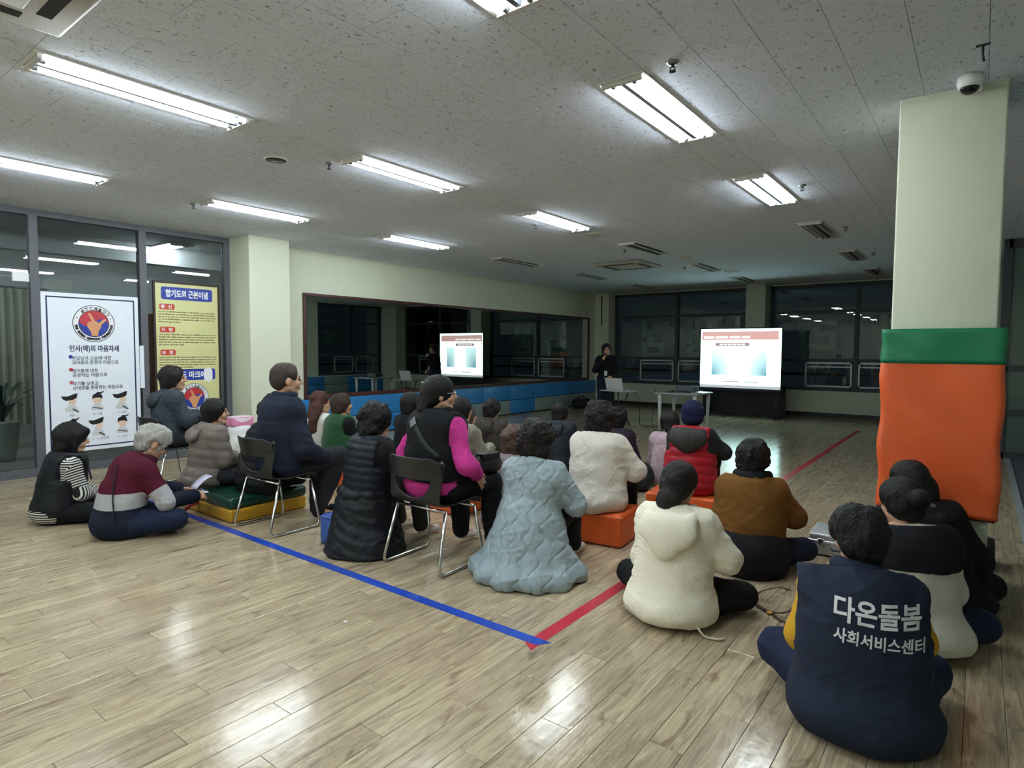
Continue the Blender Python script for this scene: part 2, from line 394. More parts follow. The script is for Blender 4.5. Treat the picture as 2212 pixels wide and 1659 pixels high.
# ceiling lights: plan first, so the tiles leave their openings
COLX = [TX0-3*TW+TW/2, TX0-11*TW+TW/2, TX0-19*TW+TW/2]
ROWS = [-3.85, -1.38, 1.09, 3.25, 5.72, 8.19, 10.74, 13.25]; FL_ = 2*TL
HOLES = [(cx, r, r+FL_) for cx in COLX for r in ROWS]
ce = struct('ceiling', MB().box(-11.8, 3.6, YF, YB+.1, HC+.13, HC+.22).mesh('ceiling', m_slab))
tiles = []
for k in range(int((XL-TX0)/TW)-1, int((3.6-TX0)/TW)+1):
    x0, x1 = TX0+k*TW, TX0+(k+1)*TW
    if x1 < XL-.02: continue
    x0 = max(x0, XL-.05); x1 = min(x1, 3.6); cx = (x0+x1)/2
    off = (0. if k % 2 else TL/2)+3.25
    for j in range(int((YF-off)/TL)-1, int((YB-off)/TL)+2):
        segs = [(max(YF, off+j*TL), min(YB, off+(j+1)*TL))]
        for hx, h0, h1 in HOLES:
            if abs(hx-cx) < .1:
                ns = []
                for a, b in segs:
                    if h1 <= a+.005 or h0 >= b-.005: ns.append((a, b)); continue
                    if h0-a > .01: ns.append((a, h0))
                    if b-h1 > .01: ns.append((h1, b))
                segs = ns
        for a, b in segs:
            if b-a < .015: continue
            if x0 > XR and a > 11.05: continue
            px = proj((cx, (a+b)/2, HC)); inv = px[2] > .3 and -120 < px[0] < 2330 and px[1] > -100
            tiles.append((px[2] if inv else 99+abs(px[2]), x0, x1, a, b))
tiles.sort(); tl_full = None; rest = MB()
def tile_mesh(w, l, t=.014, ch=.0016):
    V, F = plank_mesh('t', w, l, None, t, ch); V = [(v[0], -v[1], -v[2]) for v in V]; return V, F
tl_full = npmesh('ceiling_tile', *tile_mesh(TW-.002, TL-.002), m_tile, False)
for n, (d, x0, x1, a, b) in enumerate(tiles):
    w, l = x1-x0, b-a; c = ((x0+x1)/2, (a+b)/2, HC)
    if n < 300:
        me = tl_full if abs(w-TW) < 1e-4 and abs(l-TL) < 1e-4 else npmesh('ceiling_tile', *tile_mesh(w-.002, l-.002), m_tile, False)
        obj('ceiling_tile', me, ce, c)
    else:
        V, F = tile_mesh(w-.002, l-.002); rest.add([(v[0]+c[0], v[1]+c[1], v[2]+c[2]) for v in V], F)
obj('tile_field', rest.mesh('tile_field', m_tile), ce, kind='stuff')
# walls
struct('wall_left', MB().box(XL-.2, XL, 5.1, YB+.1, 0, HC+.13).mesh('wall_left', m_wall))
struct('wall_left_pier', bevbox('wall_left_pier', XL-.2, -8.13, 4.57, 5.2, 0, HC+.01, m_wall, .008, 1))
struct('wall_back', MB().box(XL, XR+.3, YB-.02, YB+.18, 0, .6).box(XL, XR+.3, YB-.02, YB+.18, HC-.03, HC+.13).mesh('wall_back', m_wall))
struct('wall_back_pier_1', MB().box(XL, -8.22, YB-.35, YB+.18, 0, HC+.01).mesh('pier', m_wall))
struct('wall_back_pier_2', bevbox('pier', -4.50, -4.05, YB-.45, YB+.18, 0, HC+.01, m_wall, .008, 1))
struct('wall_back_pier_3', bevbox('pier', -.45, XR+.3, YB-.45, YB+.18, 0, HC+.01, m_wall, .008, 1))
struct('wall_right', MB().box(XR, XR+.2, 12.25, YB, 0, .6).box(XR, XR+.2, 12.25, YB, HC-.03, HC+.13).mesh('wall_right', m_wall))
struct('wall_right_pier', MB().box(XR-.02, XR+.3, 11.1, 12.25, 0, HC+.01).mesh('pier', m_wall))
struct('wall_front', MB().box(-8.75, 3.6, YF-.15, YF, 0, HC+.13).mesh('wall_front', m_wall))
struct('wall_annex', MB().box(3.6, 3.75, YF, 11.2, 0, HC+.13).mesh('wall_annex', m_wall))
struct('baseboard_back', MB().box(-8.22, -4.50, YB-.045, YB-.021, 0, .10).box(-4.05, -.45, YB-.045, YB-.021, 0, .10).mesh('baseboard', m_base))
struct('baseboard_left', MB().box(XL, XL+.02, 5.2, YB-.35, 0, .03).mesh('baseboard', m_base))
# padded column in front
px0, px1, py0, py1 = -.465, .072, 4.6, 5.14
struct('wall_column', bevbox('column', px0, px1, py0, py1, 0, HC+.01, m_wall, .012, 2))
m_orange = mat('orange_vinyl', 'e8632f', .42, bump=.12, scale=9., var=.08, vscale=4.); m_green = mat('green_vinyl', '17794f', .42, bump=.1, scale=9.)
pad = thing('column_pad', 'orange and green vinyl pad wrapped around the square column', 'wall pad', ((px0+px1)/2, (py0+py1)/2, .5))
def vinyl_sleeve(z0, z1, m, hw, t, name, seed):
    V = []; F = []; n = 0; pts = []; r = .035
    for cx, cy, a0 in ((1, -1, -90), (1, 1, 0), (-1, 1, 90), (-1, -1, 180)):
        for s in range(5):
            a = math.radians(a0+s*22.5); pts.append((cx*(hw-r)+r*math.cos(a), cy*(hw-r)+r*math.sin(a)))
    ring = []
    for i in range(len(pts)):
        a, b = np.array(pts[i]), np.array(pts[(i+1) % len(pts)]); k = max(1, int(np.linalg.norm(b-a)/.025))
        for s in range(k): ring.append(a+(b-a)*s/k)
    ring = np.array(ring); n = len(ring); K = max(2, int((z1-z0)/.025))
    for i in range(K+1):
        z = z0+(z1-z0)*i/K
        for p in ring: V.append((p[0], p[1], z))
    V = np.array(V); q = V.copy(); u = (V[:, 0]-V[:, 1]*.2)
    fold = .010*np.sin((u*1.1+V[:, 2])*13+snoise(V, 4, seed))*np.clip((z1-V[:, 2])/.1, 0, 1)*np.clip((V[:, 2]-z0)/.1, 0, 1)
    nr = V*[1, 1, 0]; nr /= np.linalg.norm(nr, axis=1, keepdims=True); V = V+nr*fold[:, None]
    for i in range(K):
        for j in range(n): F.append((i*n+j, i*n+(j+1) % n, (i+1)*n+(j+1) % n, (i+1)*n+j))
    W = V.copy(); W[:, :2] *= (hw-t)/hw; o = len(V)
    V = np.concatenate([V, W])
    for j in range(n):
        j2 = (j+1) % n; F.append((j, o+j, o+j2, j2)); F.append((K*n+j, K*n+j2, o+K*n+j2, o+K*n+j))
    return npmesh(name, V, F, m, True)
obj('pad_cover', vinyl_sleeve(0.0, .945, m_orange, .315, .04, 'pad_cover', 3), pad)
obj('pad_band', vinyl_sleeve(.93, 1.145, m_green, .318, .045, 'pad_band', 5), pad)
obj('pad_edge', MB().box(-.30, .30, -.30, -.272, -.012, .0).box(.272, .30, -.27, .27, -.012, 0).mesh('pad_edge', m_black), pad)
# ------------------------------------------------------------------ windows
m_letter = mat('faded_vinyl_letters', 'c3d2ca', .8)
def window_bay(n, u0, u1, org, axis, mull, sashes, rail=True, letters=()):
    """bay in a wall plane; u along the wall, z up; axis 'x' (back wall) or 'y' (right wall)"""
    root = bpy.data.objects.new('window_%d' % n, None); put(root, None, kind='structure')
    def B(mb, a, b, z0, z1, d0, d1):
        if axis == 'x': mb.box(a, b, org+d0, org+d1, z0, z1)
        else: mb.box(org+d0, org+d1, a, b, z0, z1)
        return mb
    z0, z1 = .6, HC-.03; zt, zm = 2.42, 1.30
    for nm, a, b, c, d in [('sill', u0, u1, z0, z0+.07), ('head_frame', u0, u1, z1-.07, z1), ('jamb', u0, u0+.07, z0, z1), ('jamb', u1-.07, u1, z0, z1), ('transom', u0+.07, u1-.07, zt-.035, zt+.035), ('transom', u0+.07, u1-.07, zm-.035, zm+.035)]:
        obj(nm, B(MB(), a, b, c, d, .02, .10).mesh(nm, m_dkframe), root)
    for x in mull: obj('mullion', B(MB(), x-.045, x+.045, z0+.07, z1-.07, .015, .11).mesh('mullion', m_dkframe), root)
    xs = [u0+.07]+list(mull)+[u1-.07]
    for a, b in zip(xs[:-1], xs[1:]):
        for c, d in ((z0+.07, zm-.035), (zm+.035, zt-.035), (zt+.035, z1-.07)):
            obj('pane', B(MB(), a, b, c, d, .055, .063).mesh('pane', m_glass), root)
    for a, b in sashes:
        mb = MB(); w = .035
        for q in ((a, b, zm-.035-w*1.3, zm-.04), (a, b, z0+.09, z0+.09+w), (a, a+w, z0+.09, zm-.04), (b-w, b, z0+.09, zm-.04)): B(mb, *q, -.015, .03)
        B(mb, a+.02, b-.02, zm-.16, zm-.135, -.012, .02)
        obj('sash', mb.mesh('sash', m_alu), root)
    if rail: obj('guard_rail', B(MB(), u0+.05, u1-.05, .94, 1.01, .12, .15).mesh('guard_rail', mat('brown_rail', '4a3129', .5)), root)
    for ch, x, z, s in letters:
        me = text_mesh(ch, s, m_letter, bold=.03)
        o = obj('window_letter', me, root); o.rotation_euler = (math.pi/2, 0, math.pi) if axis == 'x' else (math.pi/2, 0, math.pi/2)
        o.location = (x, org+.075, z) if axis == 'x' else (org+.075, x, z)
    return root
window_bay(1, -8.22, -4.50, YB-.01, 'x', [-6.39], [(-7.41, -6.45), (-6.33, -5.4)], letters=[('검', -6.55, 1.42, 1.05), ('생', -5.25, 1.42, 1.05)])
window_bay(2, -4.05, -.45, YB-.01, 'x', [-2.21], [(-3.24, -2.27), (-2.15, -1.2)], letters=[('리', -2.55, 1.42, 1.05), ('합', -.95, 1.42, 1.05)])
window_bay(3, 12.25, YB-.45, XR, 'y', [13.75], [(12.9, 13.7), (13.8, 14.6)], letters=[('경호', 12.5, 1.7, .5)])
# annex glass partition (behind the column on the right)
root = bpy.data.objects.new('window_4', None); put(root, None, kind='structure')
for nm, q in (('head_frame', (.26, 3.6, 2.96, HC)), ('transom', (.26, 3.6, 1.24, 1.32)), ('transom', (.26, 3.6, .62, .70)), ('sill', (.26, 3.6, 0, .09)), ('jamb', (.20, .30, 0, HC)), ('mullion', (1.5, 1.58, .09, 2.96))):
    obj(nm, MB().box(q[0], q[1], 11.04, 11.1, q[2], q[3]).mesh(nm, m_dkframe), root)
for a, b in ((.3, 1.5), (1.58, 3.6)):
    for c, d in ((.09, .62), (.70, 1.24), (1.32, 2.96)): obj('pane', MB().box(a, b, 11.065, 11.073, c, d).mesh('pane', m_glass), root)
# storefront on the left with the corridor behind it
XS = -8.70
root = bpy.data.objects.new('window_5', None); put(root, None, kind='structure')
posts = [2.265, 3.415, 4.535]
for y in posts+[1.15, -.1, -1.3, -2.5, -3.7]:
    obj('mullion', MB().box(XS-.06, XS+.04, y-.042, y+.042, .0, HC-.07).mesh('mullion', m_frame), root)
obj('head_frame', MB().box(XS-.06, XS+.04, YF, 4.57, HC-.07, HC+.02).mesh('head_frame', m_frame), root)
obj('sill', MB().box(XS-.06, XS+.05, YF, 4.57, 0, .10).mesh('sill', m_frame), root)
ys = sorted(posts+[1.15, -.1, -1.3, -2.5, -3.7])
for a, b in zip(ys[:-1], ys[1:]):
    if abs(b-2.265) < .01:   # glass door leaf below a transom pane
        obj('pane', MB().box(XS-.012, XS, a+.042, b-.042, 2.31, HC-.07).mesh('pane', m_store), root)
        obj('pane', MB().box(XS-.012, XS, a+.042, b-.042, .1, 2.295).mesh('pane', m_store), root)
        obj('patch_fitting', MB().box(XS-.02, XS+.02, b-.20, b-.045, 2.25, 2.35).mesh('patch_fitting', mat('brushed_fitting', 'c9cbcd', .4, metal=.4)), root)
    else: obj('pane', MB().box(XS-.012, XS, a+.042, b-.042, .1, HC-.07).mesh('pane', m_store), root)
m_cwall = mat('corridor_wall', 'b9bebb', .9); 
struct('wall_corridor', MB().box(-11.8, -11.7, YF, 6.2, 0, HC+.1).box(-11.7, XL-.2, 6.1, 6.2, 0, HC+.1).box(-11.7, -8.75, YF-.1, YF, 0, HC+.1).mesh('wall_corridor', m_cwall))
struct('floor_corridor', MB().box(-11.7, XL-.05, YF, 6.1, -.1, -.002).mesh('floor_corridor', mat('corridor_floor', '7a7f7d', .4)))
struct('ceiling_corridor', MB().box(-11.7, XL-.06, YF, 6.1, HC, HC+.1).mesh('ceiling_corridor', mat('corridor_ceiling', 'b4b8ba', .9)))
struct('trim_2', MB().box(-10.4, -10.2, YF, 6.1, HC-.28, HC).mesh('beam', m_cwall))
struct('door_1', MB().box(-11.7, -11.64, 3.9, 4.9, 0, 2.1).mesh('door', mat('brown_wood_door', '5a3b26', .5)))
# ------------------------------------------------------------------ fluorescent fixtures
m_tube_on = mat_emit('lit_tube', (.93, .98, 1.0), TUBE_POWER); m_tube_off = mat('unlit_tube', 'b9bcbc', .25)
m_refl = mat('fixture_reflector', 'dcdcd8', .35)
def fixture_meshes():
    w, l = TW/2, TL
    fr = MB().box(-w, w, -l, -l+.02, -.008, .014).box(-w, w, l-.02, l, -.008, .014).box(-w, -w+.016, -l+.02, l-.02, -.008, .014).box(w-.016, w, -l+.02, l-.02, -.008, .014)
    a, b = w-.016, l-.02
    ho = MB(); ho.add([(-a, -b, .0), (a, -b, 0), (a, b, 0), (-a, b, 0), (-a*.8, -b, .05), (a*.8, -b, .05), (a*.8, b, .05), (-a*.8, b, .05)], [(0, 4, 5, 1), (1, 5, 6, 2), (2, 6, 7, 3), (3, 7, 4, 0), (4, 7, 6, 5)])
    rd = MB(); rd.add([(-.030, -b+.02, .05), (.030, -b+.02, .05), (.014, -b+.02, -.024), (-.014, -b+.02, -.024), (-.030, b-.02, .05), (.030, b-.02, .05), (.014, b-.02, -.024), (-.014, b-.02, -.024)], [(3, 2, 1, 0), (4, 5, 6, 7), (0, 4, 7, 3), (3, 7, 6, 2), (2, 6, 5, 1)])
    en = MB().box(-a*.92, a*.92, -.010, .010, -.030, .05)
    tb = MB().tube([(0, -b+.035, 0), (0, b-.035, 0)], .0135, 8, False)
    cp = MB().tube([(0, 0, 0), (0, .03, 0)], .0145, 10)
    return (fr.mesh('flange', m_enamel), ho.mesh('housing', m_refl), rd.mesh('ridge', mat('fixture_spine', '3a3b40', .5)), en.mesh('end_plate', m_refl), tb, cp.mesh('tube_cap', m_steel), b)
FX = fixture_meshes()
TB_ON = FX[4].mesh('tube', m_tube_on, True); TB_OFF = FX[4].mesh('tube', m_tube_off, True)
def fixture(x, y, lit, label, group, rz=0., z=HC):
    t = thing('ceiling_light', label, 'ceiling light', (x, y, z), rz, group)
    for nm, me in (('flange', FX[0]), ('housing', FX[1]), ('ridge', FX[2])): obj(nm, me, t)
    for s in (-1, 1): obj('end_plate', FX[3], t, (0, s*(FX[6]-.012), 0))
    for s in (-.068, .068):
        tb = obj('tube', TB_ON if lit else TB_OFF, t, (s, 0, -.016))
        obj('tube_cap', FX[5], tb, (0, -FX[6]+.022, 0)); obj('tube_cap', FX[5], tb, (0, FX[6]-.052, 0))
    return t
rown = ['farthest behind the camera', 'next behind the camera', 'nearest the camera', 'second from the camera', 'third from the camera', 'fourth from the camera', 'fifth from the camera', 'closest to the back windows']
coln = ['of the right row', 'of the middle row', 'of the left row']
for ci, cx in enumerate(COLX):
    for ri, r in enumerate(ROWS):
        lit = ri <= 4
        fixture(cx, r+TL, lit, '%s ceiling tube light %s, %s' % ('lit' if lit else 'unlit', coln[ci], rown[ri]), 'fluorescent ceiling lights')
fixture(-10.2, 4.3, True, 'lit tube light on the corridor ceiling beyond the glass storefront', 'corridor lights', math.pi/2, HC-.02)
for k_, (x_, y_) in enumerate(((-10.9, .7), (-9.6, -.3), (-10.4, -2.2))): fixture(x_, y_, True, 'lit tube light added out of view to brighten the corridor, %s from the pillar' % ('second', 'third', 'fourth')[k_], 'corridor lights', math.pi/2, HC-.02)  # extra unseen fixtures, added only to brighten the corridor behind the glass
# ------------------------------------------------------------------ small ceiling things
m_dkgrille = mat('dark_grille', '2b2d30', .6); m_offw = mat('offwhite_plastic', 'cfccc4', .5)
def sprinkler(x, y, label):
    t = thing('sprinkler_head', label, 'sprinkler', (x, y, HC), 0, 'ceiling sprinklers')
    obj('escutcheon', npmesh('escutcheon', *lathe([(.034, 0), (.034, -.006), (.022, -.014), (.014, -.016)], 16), m_steel), t)
    b = MB().tube([(0, 0, -.012), (0, 0, -.03)], .009, 8).tube([(-.012, 0, -.026), (-.014, 0, -.042), (0, 0, -.05), (.014, 0, -.042), (.012, 0, -.026)], .003, 6)
    obj('nozzle', b.mesh('nozzle', m_dkgrille, True), t)
    obj('deflector', npmesh('deflector', *lathe([(.018, -.050), (.018, -.053)], 12), m_dkgrille, False), t)
for x, y, l in ((-1.40, 3.255, 'sprinkler head beside the lit light nearest the column'), (-1.41, 6.35, 'sprinkler head beside the last lit light of the right row'), (-1.42, 8.78, 'sprinkler head beside the first unlit light of the right row'),
                (-4.46, 3.24, 'sprinkler head at the near end of the middle row second light'), (-6.9, 3.25, 'sprinkler head at the near end of the second light beside the mirror wall'), (-4.5, 6.33, 'sprinkler head beside the third light of the middle row'),
                (-1.42, 11.3, 'sprinkler head beside the unlit light behind the column'), (-4.5, 8.75, 'sprinkler head beside the half-glinting unlit middle light'), (-4.5, 11.2, 'sprinkler head below the unlit light before the screen')):
    sprinkler(x, y, l)
t = thing('ceiling_speaker', 'round dark ceiling speaker grille among the left lights', 'speaker', (-4.74, 2.92, HC))
obj('rim', npmesh('rim', *lathe([(.098, 0), (.098, -.006), (.085, -.010), (.080, -.006)], 32), m_offw), t)
obj('grille', npmesh('grille', *lathe([(.08, -.002), (.08, -.0065), (.0, -.0075)], 32), m_dkgrille), t)
def cassette(x, y, label, rz=0.):
    t = thing('ceiling_air_conditioner', label, 'air conditioner', (x, y, HC), rz, 'ceiling cassette units')
    obj('panel', bevbox('panel', -.46, .46, -.46, .46, -.045, .0, mat('ac_panel', 'b9b6ac', .5), .02, 3), t)
    obj('intake_grille', bevbox('intake', -.26, .26, -.26, .26, -.056, -.043, m_offw, .01, 2), t)
    for a in range(4):
        mb = MB(); mb.box(-.27, .27, .31, .37, -.049, -.040); o = obj('outlet_slot', mb.mesh('outlet_slot', m_dkgrille), t, None, (0, 0, a*math.pi/2))
cassette(-5.2, 10.25, 'ceiling cassette air conditioner between the unlit lights')
cassette(-3.24, .65, 'ceiling cassette air conditioner at the top left corner', .0)
for x, y, l in ((-4.25, 7.35, 'small off-white vent plate beyond the third middle light'), (-3.95, 12.25, 'small off-white vent plate nearest the screen'), (-3.95, 9.95, 'small off-white vent plate beside the air conditioner')):
    t = thing('ceiling_vent', l, 'vent', (x, y, HC), 0, 'small ceiling vents')
    obj('plate', bevbox('plate', -.13, .13, -.13, .13, -.014, 0, m_offw, .006, 2), t)
    for k in range(4): obj('slat', MB().box(-.10, .10, -.08+k*.045, -.055+k*.045, -.019, -.013).mesh('slat', m_offw), t)
t = thing('dome_camera', 'white and black dome security camera above the padded column', 'security camera', (-.11, 4.45, HC))
obj('housing', npmesh('housing', *lathe([(.062, 0), (.064, -.03), (.058, -.055), (.05, -.062)], 28), m_white), t)
a = np.linspace(0, math.pi/2, 8); obj('dome', npmesh('dome', *lathe([(.047*math.cos(q), -.06-.04*math.sin(q)) for q in a[:-1]], 24), mat('smoked_dome', '0d0e12', .08)), t)
obj('bracket', MB().box(-.02, .06, .03, .14, -.05, -.005).mesh('bracket', m_white), t)
t = thing('ceiling_hook', 'thin dark hook hanging from the ceiling in front of the column', 'hook', (-.052, 4.03, HC))
obj('rod', MB().tube([(0, 0, 0), (0, 0, -.05), (.006, .0, -.085)], .006, 8).mesh('rod', m_dkgrille, True), t)
obj('plate', MB().box(-.03, .03, -.012, .012, -.004, 0).mesh('plate', m_dkgrille), t)
# ------------------------------------------------------------------ mirror and wall pads
m_mirror = mat('mirror_silver', (.80, .83, .82), .004, metal=1.)
m_mframe = mat('dark_red_wood', '4a2422', .5, bump=.1, scale=40., stretch=(1, .05, 1))
t = thing('wall_mirror', 'long dance mirror in a dark red wooden frame on the left wall', 'mirror', (XL, 10.25, .70))
obj('pane', MB().box(.004, .012, -4.46, 4.46, .0, 1.70).mesh('pane', m_mirror), t)
for nm, q in (('frame_rail', (-4.5, 4.5, 1.655, 1.70)), ('frame_rail', (-4.5, 4.5, -.01, .05)), ('frame_stile', (-4.5, -4.45, .05, 1.655)), ('frame_stile', (4.45, 4.5, .05, 1.655))):
    obj(nm, bevbox(nm, .0, .035, q[0], q[1], q[2], q[3], m_mframe, .006, 2), t)
m_blue = mat('blue_vinyl_pad', '2f7fc0', .33, bump=.06, scale=14.); m_greyp = mat('grey_vinyl_pad', '8d9a97', .4, bump=.06, scale=14.)
PADL = .98
def pad_mesh(m, h): return bevbox('wall_pad', 0, .065, -PADL/2+.004, PADL/2-.004, 0, h, m, .018, 3)
PM = {('b', 0): pad_mesh(m_blue, .315), ('g', 0): pad_mesh(m_greyp, .315), ('b', 1): pad_mesh(m_blue, .335)}
botc = 'bgbbggbggg'
ordn = ['first', 'second', 'third', 'fourth', 'fifth', 'sixth', 'seventh', 'eighth', 'ninth', 'tenth']
for i in range(10):
    y = 5.26+PADL*(i+.5)
    tagged('wall_pad', PM[('b', 1)], 'blue padded block of the upper row under the mirror, %s from the pillar' % ordn[i], 'wall pad', (XL+.002, y, .342), group='upper wall pads')
    tagged('wall_pad', PM[(botc[i], 0)], '%s padded block of the lower row under the mirror, %s from the pillar' % ('blue' if botc[i] == 'b' else 'grey', ordn[i]), 'wall pad', (XL+.002, y, .022), group='lower wall pads')
for i in range(4):
    for r in (0, 1):
        c = 'bgbb'[i]
        o = tagged('wall_pad', PM[(c, 0)], '%s padded block under the side window, seen in the mirror, %s %s' % ('blue' if c == 'b' else 'grey', ('lower', 'upper')[r], ordn[i]), 'wall pad', (XR-.022 if i == 0 else XR-.002, 11.95+PADL*i, .0+.29*r), (0, 0, math.pi), group='pads under the side window'); o.scale = (1, 1, .9)
# ------------------------------------------------------------------ posters on the storefront
def plane_root(name, label, cat, y, z, x=XS+.045):
    t = thing(name, label, cat, (x, y, z)); t.rotation_euler = (math.pi/2, 0, math.pi/2); return t
def flat(name, pts, z, m, parent):
    return obj(name, npmesh(name, [(p[0], p[1], 0) for p in pts], [tuple(range(len(pts)))], m, False), parent, (0, 0, z))
def rect(x0, y0, x1, y1): return [(x0, y0), (x1, y0), (x1, y1), (x0, y1)]
def rrect(x0, y0, x1, y1, r, n=5):
    P = []
    for cx, cy, a in ((x1-r, y0+r, -90), (x1-r, y1-r, 0), (x0+r, y1-r, 90), (x0+r, y0+r, 180)):
        P += [(cx+r*math.cos(math.radians(a+90*i/n)), cy+r*math.sin(math.radians(a+90*i/n))) for i in range(n+1)]
    return P
def disc(cx, cy, r, n=40, a0=0., a1=360.): return [(cx+r*math.cos(math.radians(a0+(a1-a0)*i/n)), cy+r*math.sin(math.radians(a0+(a1-a0)*i/n))) for i in range(n if a1-a0 == 360 else n+1)]
def words(name, s, x, y, size, m, parent, z, bold=0., align='CENTER', width=None):
    me = text_mesh(s, size, m, bold, align); o = obj(name, me, parent, (x, y, z))
    if width:
        xs = [v.co.x for v in me.vertices]; w = max(xs)-min(xs); o.scale = (width/w, 1, 1)
    return o
def ring_words(s, cx, cy, r, a0, a1, size, m, parent, z, inward=False):
    mb = MB()
    for i, ch in enumerate(s):
        if ch == ' ': continue
        a = math.radians(a0+(a1-a0)*i/(len(s)-1)); me = text_mesh(ch, size, m, .004, 'CENTER'); rt = a-math.pi/2 if not inward else a+math.pi/2
        V = []
        for v in me.vertices:
            x, y = v.co.x, v.co.y-size*.35
            V.append((cx+r*math.cos(a)+x*math.cos(rt)-y*math.sin(rt), cy+r*math.sin(a)+x*math.sin(rt)+y*math.cos(rt), 0))
        mb.add(V, [tuple(p.vertices) for p in me.polygons]); bpy.data.meshes.remove(me)
    return obj('ring_lettering', mb.mesh('ring_lettering', m), parent, (0, 0, z))
p_white = mat('poster_white', 'e6ebf5', .35); p_navy = mat('print_navy', '22264f', .4); p_black = mat('print_black', '1b1b1f', .4); p_red = mat('print_red', 'c23440', .4)
p_blue = mat('print_blue', '2a3f9e', .4); p_skin = mat('print_skin', 'd99a6c', .4); p_yel = mat('poster_yellow', 'd8d59a', .35); p_grey = mat('print_grey', '55575e', .4); p_rose = mat('print_rose', 'c0616b', .4); p_paper = mat('print_white', 'ececf0', .4); p_dred = mat('print_orange_red', 'c4452f', .4)
def emblem(cx, cy, R, par, z, edge=p_black):
    flat('emblem_rim', disc(cx, cy, R), z, edge, par); flat('emblem_ring', disc(cx, cy, R*.965), z+.0006, p_paper, par)
    flat('emblem_line', disc(cx, cy, R*.73), z+.0010, edge, par)
    flat('emblem_blue', disc(cx, cy, R*.70), z+.0014, p_blue, par)
    top = [(cx+R*.70*math.cos(math.radians(a)), cy+R*.70*math.sin(math.radians(a))) for a in range(-8, 173, 6)]
    wave = [(cx-R*.70+1.4*R*i/20, cy+R*(.06*1+.0)-R*.20*math.sin(2*math.pi*(i/20))) for i in range(1, 20)]
    wave = [(x, y) for x, y in wave]
    flat('emblem_red', top+wave, z+.0018, p_red, par)
    H = [(-.13, -.66), (.17, -.66), (.19, -.46), (.30, -.24), (.38, -.02), (.58, .18), (.56, .27), (.42, .22), (.22, .04), (.12, .12), (.05, .14), (-.02, .30), (-.14, .52), (-.24, .58), (-.27, .50), (-.17, .28), (-.10, .10), (-.20, .12), (-.29, .05), (-.34, -.07), (-.31, -.20), (-.22, -.34), (-.15, -.48)]
    flat('emblem_hand', [(cx+R*x, cy+R*y) for x, y in H], z+.0024, p_skin, par)
    ring_words('대한합기도협회', cx, cy, R*.80, 128, 38, R*.17, edge, par, z+.0024)
    ring_words('THE KOREA HAPKIDO FEDERATION', cx, cy, R*.845, 188, 352, R*.15, edge, par, z+.0024, True)
    for a in (160, 20): flat('emblem_dot', disc(cx+R*.85*math.cos(math.radians(a)), cy+R*.85*math.sin(math.radians(a)), R*.03, 10), z+.0024, edge, par)
t = plane_root('poster_board', 'tall white poster board with round emblem and blue border on the storefront', 'poster', 2.31, .24)
Wp, Hp = 1.03, 1.91
obj('board', bevbox('board', 0, Wp, 0, Hp, -.012, 0, p_white, .003, 1), t)
def frame_lines(par, x0, y0, x1, y1, w, z, m):
    mb = MB()
    for a, b, c, d in ((x0, y0, x1, y0+w), (x0, y1-w, x1, y1), (x0, y0+w, x0+w, y1-w), (x1-w, y0+w, x1, y1-w)): mb.add([(a, b, 0), (c, b, 0), (c, d, 0), (a, d, 0)], [(0, 1, 2, 3)])
    obj('border', mb.mesh('border', m), par, (0, 0, z))
frame_lines(t, .045, .045, Wp-.045, Hp-.045, .016, .001, p_navy)
emblem(.53, 1.555, .225, t, .001)
words('lettering', '인사(예)의 마음자세', .53, 1.22, .085, p_navy, t, .0015, .0022, 'CENTER', .53)
for i, (a, b, c) in enumerate((('부모님과 스승에 대한', '고마움과 존경의 마음으로', p_blue), ('윗어른에 대한', '공경하는 마음으로', p_red), ('자기를 낮추고', '상대방을 존중하는 마음으로', p_rose))):
    y = 1.115-.155*i
    flat('bullet', disc(.275, y+.035, .022, 16), .0012, c, t)
    words('lettering', a, .285, y, .052, p_grey, t, .0016, .001, 'LEFT', (.42, .27, .27)[i]); words('lettering', b, .285, y-.052, .052, p_grey, t, .0016, .001, 'LEFT', (.50, .37, .54)[i])
p_robe = mat('print_pale_robe', 'cfcdcf', .4); p_face = mat('print_pale_skin', 'e3c6b0', .4)
def figure(cx, cy, bow, par):        # plain bowing / kneeling figure of the chart
    s = .125
    def P(pts): return [(cx+s*x, cy+s*y) for x, y in pts]
    flat('print_figure', P([(-.5, -.75), (.45, -.8), (.55, -.55), (.25, -.15), (.35, .1), (-.25, .1), (-.3, -.25), (-.6, -.5)]), .0012, p_robe, par)
    if bow:
        flat('print_figure', P([(-.15, .45), (.35, .5), (.4, .05), (.1, -.1), (-.2, .1)]), .0016, p_face, par)
        flat('print_figure', P([(-.85, .75), (-.35, .72), (.0, .85), (.4, 1.0), (.5, .95), (.42, .55), (.1, .38), (-.45, .3), (-.7, .45)]), .002, p_black, par)
        flat('print_figure', P([(.0, -.55), (.5, -.9), (.6, -.78), (.15, -.45)]), .002, p_grey, par)
    else:
        flat('print_figure', P(disc(0, .32, .42, 18)), .0016, p_face, par)
        flat('print_figure', P([(-.46, .35), (-.4, .75), (-.1, .92), (.0, 1.05), (.3, 1.0), (.62, 1.15), (.5, .95), (.3, .85), (.42, .65), (.46, .35), (.2, .48), (-.2, .48)]), .002, p_black, par)
        flat('print_figure', P([(-.45, -.5), (.4, -.7), (.42, -.6), (-.4, -.4)]), .002, p_grey, par)
for i in range(3):
    figure(.27+.27*i, .585, i != 1, t); figure(.27+.27*i, .275, i == 1, t)
for i, s_ in enumerate(('8급', '6 - 5급', '7 - 6급')): words('lettering', s_, .27+.27*i, .435, .034, p_grey, t, .0016)
